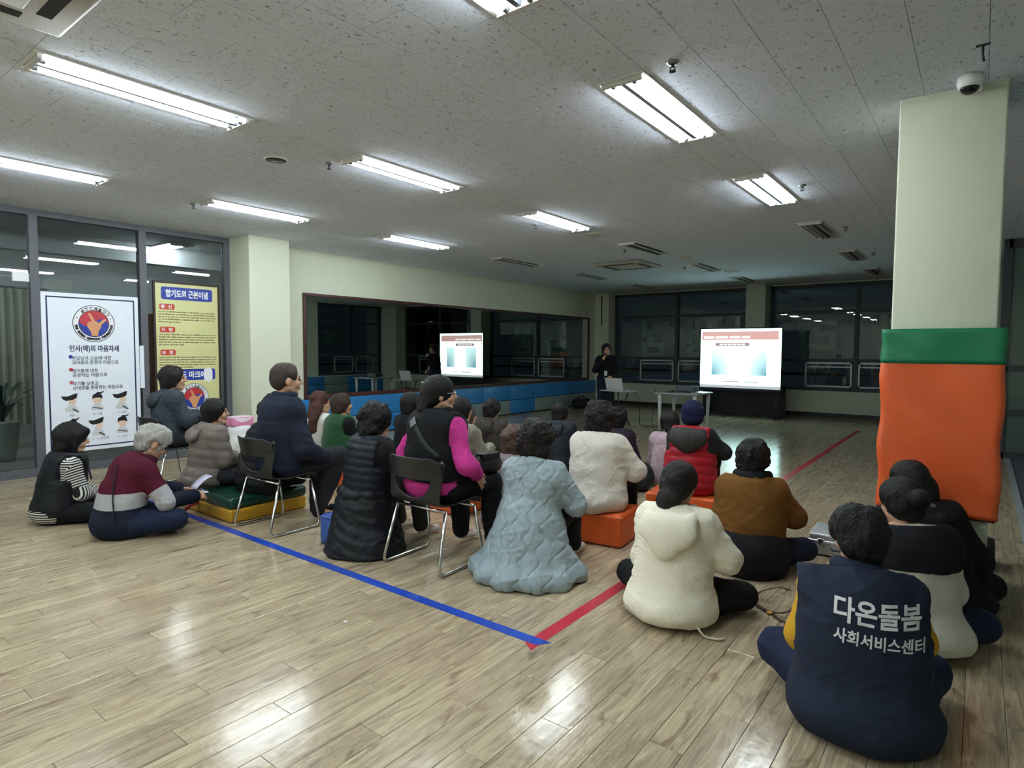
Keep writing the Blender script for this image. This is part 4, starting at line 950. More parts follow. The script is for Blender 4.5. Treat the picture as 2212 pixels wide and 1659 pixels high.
class Fig:
    def __init__(s, label, x, y, yaw, seat=0., S=1., g=1., lean=(6, 10, 14, 6), roll=0., shr=None, hy=0., hp=-4., hr=0., legs='cross', arms='lap', h=.012, top=None, hair='perm', hm=None, face=False, hands=True, hs=1.05, shw=1., group='seated audience', name='person'):
        s.t = thing(name, label, 'person', (x, y, 0), math.radians(yaw), group)
        s.S, s.g, s.h, s.seat, s.hs = S, g, h, seat, hs
        a = [math.radians(v) for v in lean]; r = math.radians(roll)
        D = [V3(math.sin(r)*math.cos(v), math.sin(v)*math.cos(r), math.cos(v)*math.cos(r)) for v in a]
        s.D = D; s.a = a
        s.P0 = V3(0, 0, seat+.105*S); s.L = s.P0+.165*S*D[0]; s.T = s.L+.20*S*D[1]; s.N = s.T+.135*S*D[2]; s.H = s.N+.140*S*hs**.6*D[3]
        r2 = r if shr is None else math.radians(shr); lat = V3(math.cos(r2), 0, -math.sin(r2)); s.lat = lat
        s.Sh = {k: s.N-.078*S*D[2]+lat*(k*.142*S*shw)-V3(0, .0, 0) for k in (-1, 1)}
        s.Rh = rotz(math.radians(hy))@rotx(math.radians(hp))@roty(math.radians(hr)+r*.5)
        # legs
        s.leg = {}
        for k in (-1, 1):
            hip = s.P0+V3(k*.09*S, .02, -.01)
            if legs == 'cross': kn, an, to = V3(k*.335*S, .25*S, .105+seat), V3(-k*.02*S, .34*S+.03*k, .065+seat), V3(-k*.20*S, .33*S+.03*k, .05+seat)
            elif legs == 'narrow': kn, an, to = V3(k*.17*S, .36*S, .13), V3(k*.06*S, .12, .06), V3(k*.05*S, -.02, .05)
            elif legs == 'narrow_mat': kn, an, to = V3(k*.2*S, .30*S, .12+seat), V3(-k*.04, .22+.04*k, .07+seat), V3(-k*.18, .20+.04*k, .055+seat)
            elif legs == 'tuck': kn, an, to = V3(k*.32*S, .15*S, .105), V3(-k*.02*S, .22*S+.02*k, .065), V3(-k*.18*S, .20*S+.02*k, .05)
            elif legs == 'stool': kn, an, to = V3(k*.15*S, .37*S, seat+.24), V3(k*.14*S, .44*S, .075), V3(k*.15*S, .60*S, .035)
            elif legs == 'chair': kn, an, to = V3(k*.13*S, .41*S, seat+.07), V3(k*.12*S, .44*S, .085), V3(k*.13*S, .60*S, .035)
            elif legs == 'stand':
                hip = s.P0+V3(k*.09, 0, -.02); kn, an, to = V3(k*.095, .01, .47), V3(k*.10, -.02, .08), V3(k*.11, .13, .03)
            else: kn, an, to = [np.asarray(v, float) for v in legs[k]]
            s.leg[k] = (hip, kn, an, to)
        s.arm = {}
        for k in (-1, 1):
            sh = s.Sh[k]; sp = arms[k] if isinstance(arms, dict) else arms
            if sp == 'lap': e, w = sh+V3(k*.062, .06, -.255*S), V3(k*.08, .28, seat+.22)
            elif sp == 'hug': e, w = sh+V3(k*.070, .10, -.23*S), V3(-k*.06, .33, seat+.31)
            elif sp == 'knees': e, w = sh+V3(k*.060, .13, -.225*S), V3(k*.09, .40, seat+.32)
            elif sp == 'down': e, w = sh+V3(k*.05, -.01, -.28*S), sh+V3(k*.07, .06, -.52*S)
            else: e, w = np.asarray(sp[0], float), np.asarray(sp[1], float)
            s.arm[k] = (sh, e, w)
        s.hand = {-1: None, 1: None}; s.facev = face; s.hands = hands
    def torso(s, sh=True):
        g, S = s.g, s.S; R1, R2 = rotx(-s.a[0]), rotx(-s.a[1])
        p = [ell_(s.P0, V3(.178*g, .145*g, .125)*S, R1, .08), ell_(s.L, V3(.158*g, .128*g, .16)*S, R1, .08), ell_(s.T-s.D[1]*.02, V3(.156*g, .122*g, .185)*S, R2, .08)]
        if sh:
            for k in (-1, 1): p.append(cap_(s.T+s.D[2]*.06*S+s.lat*k*.03, s.Sh[k], .082*S, .066*S, .05))
            p.append(cap_(s.T+s.D[2]*.05*S, s.N, .085*S, .06*S, .05))
        return p
    def armp(s, ks=(-1, 1), cut=1.):
        p = []
        for k in ks:
            sh, e, w = s.arm[k]; p += [cap_(sh, e, .054*s.S, .046*s.S, .04), cap_(e, e+(w-e)*cut, .046*s.S, .034*s.S, .03)]
        return p
    def legp(s, full=True):
        p = []
        for k in (-1, 1):
            hp, kn, an, to = s.leg[k]; g = .5+.5*s.g
            p += [cap_(hp, kn, .088*s.S*g, .064*s.S, .05), cap_(kn, kn+(an-kn)*.94, .062*s.S, .046*s.S, .03)]
        return p
    def hp(s, c): return s.H+s.Rh@(np.asarray(c, float)*s.hs)
    def HE(s, c, r, k=.015): return ell_(s.hp(c), np.asarray(r, float)*s.hs, s.Rh, k)
    def HC(s, a, b, r, r2=None, k=.015): return cap_(s.hp(a), s.hp(b), r*s.hs, None if r2 is None else r2*s.hs, k)
    def part(s, name, prims, m, h=None, planes=(), subs=(), fn=None, attrs=None, extra=None, label=None):
        V, F = sdf_mesh(prims, h or s.h, subs, planes, extra)
        if fn: V = displace(V, F, fn)
        s.last = obj(name, npmesh(name, V, F, m, True, attrs(V) if attrs else None), s.t, label=label); return s.last
    def body(s):
        parts = [sdf_mesh(s.torso()+s.armp()+s.legp()+[q for k in (-1, 1) for q in (cap_(s.leg[k][2], s.leg[k][3], .035, .028, .03),)], .022)]
        hd = [s.HE((0, -.012, .03), (.076, .094, .085)), s.HE((0, .026, -.032), (.061, .066, .082), .03), s.HE((0, .062, -.098), (.026, .024, .02), .02)]
        for k in (-1, 1): hd += [s.HC((k*.054, .0, -.062), (k*.022, .06, -.1), .018, .018, .02), s.HE((k*.034, .062, -.036), (.026, .024, .026), .02), s.HE((k*.078, -.006, -.014), (.011, .021, .032), .006)]
        hd += [s.HC((-.03, .083, .012), (.03, .083, .012), .011, None, .015), s.HC((0, .09, .004), (0, .109, -.03), .0085, .0125, .01), s.HC((-.009, .098, -.036), (.009, .098, -.036), .009, None, .006), s.HC((-.018, .089, -.060), (.018, .089, -.060), .0075, None, .006), s.HC((-.015, .088, -.072), (.015, .088, -.072), .008, None, .006)]
        hd.append(cap_(s.N-s.D[2]*.05, s.H-s.Rh@V3(0, .015, .02), .056*s.S, .052*s.S, .03))
        sub = [s.HE((k*.031, .098, -.004), (.017, .016, .012), .008) for k in (-1, 1)]
        parts.append(sdf_mesh(hd, .006 if s.facev else .010, sub))
        if s.hands:
            for k in (-1, 1):
                w = s.arm[k][2]; d = s.arm[k][2]-s.arm[k][1]; hs = s.hand[k] or {}
                dd = np.asarray(hs.get('d', d), float); nn = np.asarray(hs.get('n', (k*.3, .2, 1.)), float)
                parts.append(sdf_mesh(hand_prims(w, dd, nn, -k if hs.get('flip', True) else k, hs.get('curl', .55), .95*s.S), .0055 if s.h < .013 else .008))
        V, F = joinVF(parts); obj('body', npmesh('body', V, F, SKIN), s.t)
        if s.facev:
            for k in (-1, 1):
                c = s.hp((k*.031, .086, -.003)); V, F = sdf_mesh([ell_(c, V3(.013, .007, .0075)*s.hs, s.Rh, .003)], .003); obj('eye', npmesh('eye', V, F, m_eye), s.t)
                V, F = sdf_mesh([s.HC((k*.018, .094, .018), (k*.046, .082, .018), .0035, .003, .003)], .003); obj('eyebrow', npmesh('eyebrow', V, F, HBLACK), s.t)
    def hair(s, kind, m, h=None):
        h = h or (.007 if s.h < .0115 else .009); cut = [s.HE((0, .118, -.055), (.070, .075, .118), .012)]; pl = []; seed = int(abs(s.N[2]*1000)) % 97
        fine = lambda V: .0026*snoise((V-s.H)@s.Rh, 260, seed, 2, (1, 1, .12))+.004*snoise(V-s.H, 40, seed+1)
        if kind == 'perm':
            p = [s.HE((0, -.014, .024), (.108, .120, .110), .03), s.HE((0, -.052, -.045), (.096, .072, .078), .03)]
            fine = lambda V: .010*np.abs(snoise(V-s.H, 125, seed, 2))+.009*snoise(V-s.H, 55, seed+3)-.004
        elif kind == 'perm_big':
            p = [s.HE((0, -.014, .026), (.120, .128, .116), .03), s.HE((0, -.05, -.055), (.112, .082, .085), .03)]
            fine = lambda V: .013*np.abs(snoise(V-s.H, 110, seed, 2))+.011*snoise(V-s.H, 48, seed+3)-.005
        elif kind == 'bob':
            p = [s.HE((0, -.012, .022), (.098, .116, .106), .03), s.HE((0, -.05, -.06), (.090, .066, .078), .03)]+[s.HC((k*.070, .020, .03), (k*.074, .018, -.095), .034, .024, .03) for k in (-1, 1)]+[s.HC((-.045, .085, .06), (.045, .085, .06), .024, None, .03)]
            cut = [s.HE((0, .122, -.065), (.056, .075, .100), .010)]
        elif kind == 'short':
            p = [s.HE((0, -.012, .030), (.086, .104, .092), .02), s.HE((0, -.055, -.02), (.072, .052, .06), .03)]; cut = [s.HE((0, .11, -.045), (.075, .085, .125), .012)]+[s.HE((k*.085, .02, -.05), (.03, .045, .06), .01) for k in (-1, 1)]
        elif kind == 'short_wavy':
            p = [s.HE((0, -.012, .034), (.098, .116, .102), .02), s.HE((0, -.055, -.02), (.086, .062, .078), .03)]; cut = [s.HE((0, .108, -.05), (.075, .08, .118), .012)]+[s.HE((k*.088, .02, -.05), (.03, .045, .06), .01) for k in (-1, 1)]
            fine = lambda V: .009*np.abs(snoise(V-s.H, 110, seed, 2, (1, 1, .6)))+.008*snoise(V-s.H, 52, seed)
        elif kind == 'pony':
            p = [s.HE((0, -.014, .024), (.096, .116, .104), .03), s.HE((0, -.06, -.03), (.08, .062, .066), .03), s.HE((0, -.115, -.068), (.070, .045, .06), .02), s.HE((.0, -.11, -.115), (.062, .036, .05), .02)]
            fine = lambda V: .0026*snoise((V-s.H)@s.Rh, 260, seed, 2, (1, 1, .12))+.008*snoise(V-s.H, 55, seed+1)*np.clip(-((V-s.H)@s.Rh)[:, 1]*14-.9, 0, 1)
        elif kind == 'bun':
            p = [s.HE((0, -.012, .024), (.094, .114, .102), .03), s.HE((0, -.055, -.03), (.08, .06, .066), .03), s.HE((.01, -.135, .03), (.048, .042, .046), .01)]
        elif kind == 'bob_thin':
            p = [s.HE((0, -.012, .020), (.094, .112, .102), .03), s.HE((0, -.05, -.05), (.086, .06, .074), .03)]+[s.HC((k*.072, .012, .02), (k*.076, .006, -.062), .030, .020, .03) for k in (-1, 1)]+[s.HE((0, -.068, -.085), (.07, .035, .05), .03)]
        elif kind == 'long':
            p = [s.HE((0, -.012, .026), (.092, .110, .100), .03), s.HE((0, -.06, -.06), (.085, .06, .09), .03)]+[cap_(s.hp((x, -.06, -.05)), s.hp((x*1.6, -.125, -.33+abs(x)*.6)), .068*s.hs, .048*s.hs, .03) for x in (-.075, -.025, .03, .08)]
            cut = [s.HE((0, .112, -.07), (.06, .085, .13), .012)]
            fine = lambda V: .012*np.abs(snoise(V-s.H, 100, seed, 2, (1, 1, .55)))+.010*snoise(V-s.H, 50, seed, 1, (1, 1, .7))
        elif kind == 'long_straight':
            p = [s.HE((0, -.012, .026), (.092, .110, .100), .03), s.HE((0, -.06, -.06), (.088, .06, .09), .03)]+[cap_(s.hp((x, -.05, -.03)), s.hp((x*1.25, -.055, -.20)), .052*s.hs, .04*s.hs, .03) for x in (-.06, 0, .06)]
        s.part('hair', p, m, h, pl, cut, fine)
    # -- garments
    def neckcut(s, up=.02): return (s.N+s.D[2]*up*s.S, s.D[2])
    def coat(s, name, m, t=.022, hem=.0, sleeves=True, puff=None, fn=None, h=None, extra_p=(), collar=None, cuff=.93, attrs=None, neck=.02, subs=(), shift=0., label=None, wr=.007):
        p = s.torso(); 
        if sleeves: p = p+s.armp(cut=cuff)
        p = inflate(p, t)+list(extra_p)
        pl = [s.neckcut(neck), ((0, 0, s.seat+hem), (0, 0, -1))]
        if collar: p = p+[]
        sd = int(abs(s.P0[2]*777+s.N[1]*991)) % 89
        def f(V):
            d = folds(V, wr, sd)
            if puff:
                pitch, amp = puff; q = (V-s.P0)@s.D[1]; d = d*.7+amp*(np.abs(np.sin(math.pi*q/pitch))**.6-.7)
            if fn is not None: d = d+fn(V)
            return d
        return s.part(name, p, m, h, pl, subs, f, attrs, label=label)
    def vest(s, name, m, t=.03, hem=0., puff=None, fn=None, h=None, extra_p=(), neck=.025, wr=.006, attrs=None, capsh=.0):
        p = inflate(s.torso(), t)+list(extra_p)
        for k in (-1, 1): p.append(cap_(s.Sh[k], s.Sh[k]+(s.arm[k][1]-s.Sh[k])*(.10+capsh), .064*s.S+t*.6, .062*s.S+t*.6, .03))
        pl = [s.neckcut(neck), ((0, 0, s.seat+hem), (0, 0, -1))]
        def ex(F, X):
            for k in (-1, 1):
                d = (X[..., 0]-s.Sh[k][0])*k-(.035+capsh)-2.*np.maximum(0, s.T[2]-.06-X[..., 2]); F = np.maximum(F, d)
            return F
        sd = int(abs(s.P0[2]*777+s.N[1]*991)) % 89
        def f(V):
            d = folds(V, wr, sd)
            if puff:
                pitch, amp = puff; q = (V-s.P0)@s.D[1]; d = d*.7+amp*(np.abs(np.sin(math.pi*q/pitch))**.6-.7)
            if fn is not None: d = d+fn(V)
            return d
        return s.part(name, p, m, h, pl, (), f, attrs, ex)
    def trousers(s, m, t=.014, h=None, wr=.007):
        p = inflate([ell_(s.P0, V3(.178*s.g, .145*s.g, .12)*s.S, None, .08)]+s.legp(), t)
        sd = int(abs(s.N[1]*700)) % 61
        return s.part('trousers', p, m, h, [((0, 0, .004), (0, 0, -1))], (), lambda V: folds(V, wr, sd))
    def feet(s, m, nm='sock'):
        for k in (-1, 1):
            hp, kn, an, to = s.leg[k]; V, F = sdf_mesh([cap_(an+(kn-an)*.06, an, .040, .04, .02), cap_(an-V3(0, 0, .02), to, .036, .030, .03)], .01, (), [((0, 0, .002), (0, 0, -1))]); obj(nm, npmesh(nm, V, F, m), s.t)
    def collar(s, m, R=.078, r=.026, up=.02, tilt=0., name='collar', stretch=1.):
        c = s.N+s.D[2]*up; ax = s.D[2]; u = s.lat; v = np.cross(ax, u)
        pts = [c+u*R*math.cos(a)+v*R*1.05*math.sin(a)+ax*.012*math.sin(a) for a in np.linspace(0, 2*math.pi, 29)[:-1]]
        prims = [cap_(pts[i], pts[(i+1) % 28], r, r, .01) for i in range(28)]
        if stretch > 1: prims += [cap_(p+ax*r*(stretch-1), pts[(i+1) % 28]+ax*r*(stretch-1), r*.85, r*.85, .012) for i, p in enumerate(pts)]
        return s.part(name, prims, m, min(s.h, .01), (), (), lambda V: .003*snoise(V, 40, 3))
    def hood(s, m, w=.13, d=.045, hgt=.10, on=None, drop=.085, puff=None, name='hood', point=0.):
        """hood lying on the back: seated on the garment surface found by a ray"""
        on = on or s.last; bv = BVHTree.FromPolygons([v.co.copy() for v in on.data.vertices], [tuple(p.vertices) for p in on.data.polygons])
        def back(z):
            q = bv.ray_cast(Vector((s.N[0], -1.5, z)), Vector((0, 1, 0))); return q[0].y if q[0] is not None else s.T[1]-.15
        z = s.N[2]-drop*s.S; y0, y1 = back(z+.05), back(z-.06); ang = math.atan2(y0-y1, .11)
        c = V3(s.N[0], back(z)-d*.10, z)
        fn = (lambda V: .005*snoise(V, 26, 5)+(puff[1]*(np.abs(np.sin(math.pi*V[:, 0]/puff[0]))**.6-.7) if puff else 0))
        pr = [ell_(c, V3(w, d, hgt), rotx(-ang), .04)]+[cap_(V3(s.N[0]+k*w*.72, back(z+.05)+.03, z+.055), s.N+V3(k*.085, .03, .0), .034, .030, .05) for k in (-1, 1)]
        if point: pr.append(ell_(V3(s.N[0], back(z-point)-d*.05, z-point), V3(w*.45, d*.75, hgt*.75), rotx(-ang), .06))
        return s.part(name, pr, m, None, (), (), fn)
    def armdist(s, V):
        """distance down from the neck on the trunk, along the sleeve on the arms"""
        out = (s.N[2]-V[:, 2])/max(.2, s.D[1][2]); best = np.full(len(V), .062)
        for k in (-1, 1):
            sh, e, w = s.arm[k]; acc = .0
            for a, b in ((sh, e), (e, w)):
                ab = b-a; L = np.linalg.norm(ab); t0 = ((V-a)@ab)/(L*L); tt = np.clip(t0, 0, 1); d = np.linalg.norm(V-a-tt[:, None]*ab, axis=1)
                mk = (d < .085) & (np.abs((V-s.N)@s.lat) > (.15*s.S if b is e else .0)) & ((t0 < 1) | (b is w)); mk &= (V[:, 1] > .12) | (b is e) | (np.abs(V[:, 0]) > .2)
                out = np.where(mk, acc+t0*L+.05, out); acc += L
        return out
def glasses(f, m):
    mb = MB()
    for k in (-1, 1):
        c = V3(k*.033, .104, -.004); pts = [f.hp(c+V3(.022*math.cos(a), -.004*math.cos(a)*k, .017*math.sin(a))) for a in np.linspace(0, 2*math.pi, 17)[:-1]]; mb.tube(pts, .0018, 5, closed=True)
        mb.tube([f.hp((k*.055, .10, .002)), f.hp((k*.080, .06, .004)), f.hp((k*.084, -.01, .0)), f.hp((k*.082, -.03, -.015))], .0018, 5)
    mb.tube([f.hp((-.012, .108, .0)), f.hp((.012, .108, .0))], .0018, 5)
    obj('glasses', mb.mesh('glasses', m, True), f.t)
def strap_lay(f, target, pts, w, m, name='bag_strap', off=.004):
    '''strap laid on the back of a garment; pts are (x, z)'''
    bv = BVHTree.FromPolygons([v.co.copy() for v in target.data.vertices], [tuple(p.vertices) for p in target.data.polygons]); P = []
    for p in rounded([(a, 0, b) for a, b in pts], .05, 6):
        P.append(p)
    P = np.array(P); d = np.r_[0, np.cumsum(np.linalg.norm(np.diff(P, axis=0), axis=1))]; s_ = np.linspace(0, d[-1], 26); Q = []
    for q in s_:
        x, z = np.interp(q, d, P[:, 0]), np.interp(q, d, P[:, 2]); h_ = bv.ray_cast(Vector((x, -1.5, z)), Vector((0, 1, 0)))
        if h_[0] is not None: Q.append((x, h_[0].y-off, z))
    Q = np.array(Q)
    for _ in range(2): Q[1:-1, 1] = np.minimum(Q[1:-1, 1], (Q[:-2, 1]+Q[2:, 1])/2)
    obj(name, ribbon(name, Q, w, .004, m, (0, -1, .15)), f.t); return Q
def strap_on(f, pts, w, th, m, name='bag_strap', ups=None):
    obj(name, ribbon(name, rounded(pts, .08, 6), w, th, m, ups if ups is not None else (0, -1, .3)), f.t)
def ys(x, y): return math.degrees(math.atan2(-(-4.4-x), 14.2-y))
c_black = cloth('black', '131418'); c_navy = cloth('navy', '1a2133', .75); c_char = cloth('charcoal', '24252a'); c_dkbrown = cloth('darkbrown', '3a322e', .6); c_jean = cloth('denim', '1d2740', .85, .3, 300.)
c_white = cloth('white', 'dcd9d2', .95, .6, 90., sheen=.3); c_cream = cloth('cream', 'd9d3bd', .95, .5, 120., sheen=.2); c_sock = cloth('whitesock', 'd8d4d0', .9, .3, 300.); c_dsock = cloth('darksock', '191d2a')
c_puffb = cloth('blackpuffer', '15171d', .5, .15, 60.); c_slate = cloth('slate', '3a434c', .8, .8, 55., .25)
# 1 woman in black vest over a striped shirt
f = Fig('woman in black vest and striped shirt with a black bob, sitting cross-legged at far left', -6.28, 1.74, -6, 0, .96, 1.12, (10, 12, 16, 6), hy=-6, hp=-6, arms='lap', h=.011, face=True, hs=1.12)
f.body(); f.hair('bob', HBLACK); f.trousers(c_black)
st = mat_stripes('striped_jersey', 'run', .021, '17171b', 'd6d3cc', .5)
f.coat('striped_shirt', st, .016, .02, extra_p=[ell_(f.P0+V3(0, -.02, .0), (.212, .178, .11), None, .05)], attrs=lambda V: {'run': f.armdist(V)+1}, wr=.004); f.vest('vest', c_puffb, .042, .07, fn=lambda V: .004*snoise(V, 14, 2)); f.collar(c_puffb, .075, .024, .01)
strap_on(f, [f.N+V3(.075, -.02, .03), f.N+V3(.10, .10, -.05), f.T+V3(.08, .17, -.1)], .014, .002, mat('purple_lanyard', '46356b', .6), 'lanyard', (1, .2, 0))
# 2 grey-haired man reading
f = Fig('grey-haired man in maroon, grey and navy jacket reading a leaflet cross-legged', -5.42, 1.90, -2, 0, 1.04, 1.12, (12, 20, 34, 34), hy=-4, hp=-34, arms={-1: (V3(-.26, .26, .32), V3(-.06, .50, .27)), 1: (V3(.28, .26, .27), V3(.16, .52, .25))}, legs={-1: ((-.34, .27, .12), (.02, .40, .07), (.2, .42, .06)), 1: ((.34, .30, .13), (.0, .36, .07), (-.18, .36, .05))}, h=.011, face=True, hs=1.14)
f.hand = {-1: dict(d=(.25, .9, -.1), n=(-.6, 0, .8), curl=.6), 1: dict(d=(-.15, 1, -.05), n=(.7, 0, .7), curl=.7)}
f.body(); f.hair('short_wavy', HGREY); f.trousers(c_jean)
bands = mat_attr_bands('banded_fleece', 'run', [(0, '52182a'), (.235, 'aaa9ad'), (.365, '1c2232')])
jk = f.coat('jacket', bands, .026, .0, attrs=lambda V: {'run': np.clip(f.armdist(V), 0, 1)}); f.collar(cloth('maroon', '481525'), .08, .026, .012, stretch=1.6)
glasses(f, mat('brown_glasses', '3a221a', .3)); f.feet(c_dsock)
strap_lay(f, jk, [(.06, f.N[2]-.01), (.10, f.T[2]+.03), (.16, f.L[2]+.02), (.20, f.P0[2]+.05)], .024, mat('black_strap', '101114', .7))
t = thing('leaflet', 'white leaflet held open by the grey-haired man', 'paper', (0, 0, 0)); t.location = (-5.32, 2.50, .255); t.rotation_euler = (0, 0, math.radians(-8))
m_pap = mat('leaflet_paper', 'd5d6de', .6)
def sheet(name, pts, w, par): return obj(name, ribbon(name, pts, w, .0015, m_pap, (0, 0, 1)), par)
sheet('page', [(-.15+.02*i, -.02, .0+.004*math.sin(i)) for i in range(11)], .16, t)
obj('page', ribbon('page', [(-.12, -.02+.018*i, .015+.10*math.sin(i/8*1.5)) for i in range(9)], .15, .0015, mat('leaflet_page', 'cfcbe0', .6), (0, 0, 1)), t)
# 3 person on the chair by the posters
f = Fig('person with short dark hair in slate hooded jacket on the chair by the posters', -6.88, 2.90, -10, .445, .98, 1.05, (4, 6, 12, 6), hy=-12, hp=2, legs='chair', arms='hug', h=.013, face=True, hs=1.14)
f.body(); f.hair('bob_thin', HDARK); f.trousers(c_char); f.feet(c_dsock); f.coat('jacket', c_slate, .028, -.01, cuff=.9); f.hood(c_slate, .12, .05, .09)
# 4 woman in taupe coat on the green mat
f = Fig('woman in taupe quilted coat with short black hair sitting on the green mat', -5.78, 2.78, -10, .205, .94, 1.12, (6, 8, 14, 8), hy=-16, hp=0, legs='cross', arms='lap', h=.012, face=True)
f.body(); f.hair('bob_thin', HBLACK); f.trousers(c_char); f.feet(c_dsock)
c_taupe = cloth('taupe', '7b7068', .55, .15, 40.); f.coat('coat', c_taupe, .035, -.06, puff=(.085, .008), extra_p=[ell_(f.P0+V3(0, -.02, -.04), (.235, .21, .14), None, .05)], wr=.011); f.hood(c_taupe, .12, .045, .07)
# 5 person in black puffer hidden behind the man
f = Fig('person in black puffer coat on the green mat, half hidden by the man', -5.20, 2.98, -4, .205, .96, 1.15, (8, 14, 22, 10), hy=0, hp=-6, legs='narrow_mat', arms='lap', h=.013)
f.body(); f.hair('perm', HBLACK); f.trousers(c_black); f.feet(c_dsock); f.coat('coat', c_puffb, .045, -.05, puff=(.075, .010)); f.collar(c_puffb, .08, .03, .01)
# 6 man in navy jacket on a chair
f = Fig('man with brown hair in dark navy jacket sitting on a black chair', -4.64, 2.86, -3, .445, 1.06, 1.1, (-2, 4, 10, 8), hy=-14, hp=0, legs={-1: ((-.14, .44, .52), (-.10, .40, .10), (-.10, .56, .04)), 1: ((.15, .46, .55), (.12, .26, .10), (.14, .42, .04))}, arms={-1: 'lap', 1: (V3(.265, .06, .68), V3(.19, .28, .58))}, h=.011, face=True, hs=1.16)
f.body(); f.hair('short', hairmat('manbrown', '3f352e', .5)); f.trousers(c_char, .02); f.feet(c_dsock)
f.coat('jacket', c_navy, .034, -.005, puff=(.17, .007), wr=.010); f.collar(c_navy, .08, .026, .012, stretch=1.8)
# 7 girl with long hair
f = Fig('girl with long wavy brown hair in white sweater near the blue wall pads', -6.26, 4.33, -4, .15, .95, .95, (4, 6, 10, 4), hy=-22, hp=2, legs='stool', arms='knees', h=.014, face=True)
f.body(); f.hair('long', HRED); f.trousers(c_black); f.feet(c_sock); f.coat('sweater', c_white, .024, .06)
# 8 green vest
f = Fig('person with short brown hair in green knitted vest beside the long-haired girl', -5.72, 4.22, -4, .15, .98, 1.08, (4, 6, 10, 4), hy=-14, hp=2, legs='stool', arms='knees', h=.014, face=True)
f.body(); f.hair('bob_thin', HBROWN); f.trousers(c_black); f.feet(c_sock); f.coat('shirt', c_black, .014, .0); f.vest('vest', cloth('green', '24502f', .95, .5, 120., sheen=.2), .032, .01)
# 9 woman in long black puffer vest on blue cushion
f = Fig('woman with black perm in long black puffer vest on the blue cushion', -3.68, 2.98, -3, .235, .97, 1.12, (4, 8, 14, 10), hy=-14, hp=-4, legs='stool', arms={-1: 'knees', 1: (V3(.25, .16, .50), V3(.20, .36, .50))}, h=.011)
f.body(); f.hair('perm_big', HBLACK); f.trousers(cloth('olive', '33332f')); f.feet(c_sock)
f.coat('shirt', cloth('brownknit', '1f1a19'), .016, .0)
sk = [fru_((.07, -.06, .006), (0, -.01, .44), .32, .19, 1.05, .05)]
f.vest('vest', cloth('navyblackpuffer', '171b25', .5, .15, 60.), .036, .04, puff=(.055, .008)); 
f.part('coat_skirt', sk+[ell_(f.P0, (.23, .2, .13), None, .06)], c_puffb, .011, [((0, 0, .006), (0, 0, -1)), (f.P0+V3(0, 0, .15), (0, 0, 1)), ((0, .16, 0), (0, 1, 0))], (), lambda V: folds(V, .012, 4)+.007*(np.abs(np.sin(math.pi*(V[:, 2]+.3*V[:, 0])/.07))**.6-.7))
f.part('waist_roll', [cap_(f.L+V3(.18*math.cos(a), -.15*math.sin(a)-.02, -.08), f.L+V3(.18*math.cos(a+.5), -.15*math.sin(a+.5)-.02, -.08), .055, .055, .02) for a in np.arange(0, 3.0, .5)], c_puffb, .011, (), (), lambda V: .010*snoise(V, 20, 8, 2))
f.collar(cloth('taupecollar', '7d7468'), .072, .014, .02)
# 10 person in black behind
f = Fig('black-haired person in black seated behind the pink-sleeved woman', -4.93, 4.55, -2, .2, .95, 1., (4, 6, 10, 6), hy=-12, hp=0, legs='stool', arms='knees', h=.014, face=True)
f.body(); f.hair('bob', HBLACK); f.trousers(c_black); f.feet(c_dsock); f.coat('jacket', c_black, .022, -.02)
# 11 pink sleeves
f = Fig('woman in black vest with bright pink sleeves sitting on a black chair', -3.02, 3.05, 0, .445, 1.0, 1.18, (0, 4, 8, 6), hy=-36, hp=2, legs={-1: ((-.15, .40, .52), (-.13, .42, .09), (-.14, .58, .04)), 1: ((.17, .40, .52), (.18, .44, .09), (.18, .60, .04))}, arms={-1: (V3(-.31, .01, .74), V3(-.20, .24, .64)), 1: (V3(.30, .0, .72), V3(.23, .19, .62))}, h=.010, face=True, shw=1.03)
f.hand[1] = dict(d=(.12, .55, -.8), n=(.85, -.1, .35), curl=.35)
f.body(); f.hair('pony', HBLACK); f.trousers(c_black, .022); f.feet(c_sock)
c_pink = cloth('pink', 'c93a8f', .85, .3, 150.)
f.coat('sweater', c_pink, .020, .03, cuff=.86, extra_p=[ell_(f.P0+V3(0, -.01, .03), (.225, .19, .09), None, .04)], wr=.008); pv = f.vest('vest', c_black, .042, .16, wr=.007, capsh=.015); f.collar(c_black, .075, .026, .01, stretch=1.6)
Q = strap_lay(f, pv, [(-.09, f.N[2]-.02), (-.03, f.T[2]+.06), (.08, f.T[2]-.06), (.17, f.L[2]+.06)], .042, mat('charcoal_webbing', '2a2c30', .7)); obj('strap_buckle', bevbox('strap_buckle', -.028, .028, -.006, .006, -.03, .03, m_steel, .004, 1), f.t, tuple(Q[3]+V3(0, -.006, 0)), (math.radians(-20), math.radians(-35), 0))
glasses(f, mat('clear_glasses', 'b9c4cc', .2)); obj('hair_clip', bevbox('hair_clip', -.035, .035, -.008, .008, -.006, .006, m_steel, .003, 1), f.t, tuple(f.hp((-.02, -.095, .075))), (math.radians(30), 0, 0))
t = thing('shoulder_bag', 'black shoulder bag at the right hip of the pink-sleeved woman', 'bag', (-2.83, 3.40, .605), math.radians(-6)); t.scale = (.55, .8, .8)
obj('body', soft('body', [ell_((0, 0, .09), (.09, .16, .10), None, .03), ell_((0, .04, .05), (.085, .15, .06), None, .05)], mat('black_bag_leather', '121317', .4, bump=.2, scale=12.), .012, fn=lambda V: .008*snoise(V, 20, 6)), t); obj('flap', bevbox('flap', -.07, .095, -.11, .11, .13, .19, mat('black_bag_leather', '121317'), .025, 3), t)
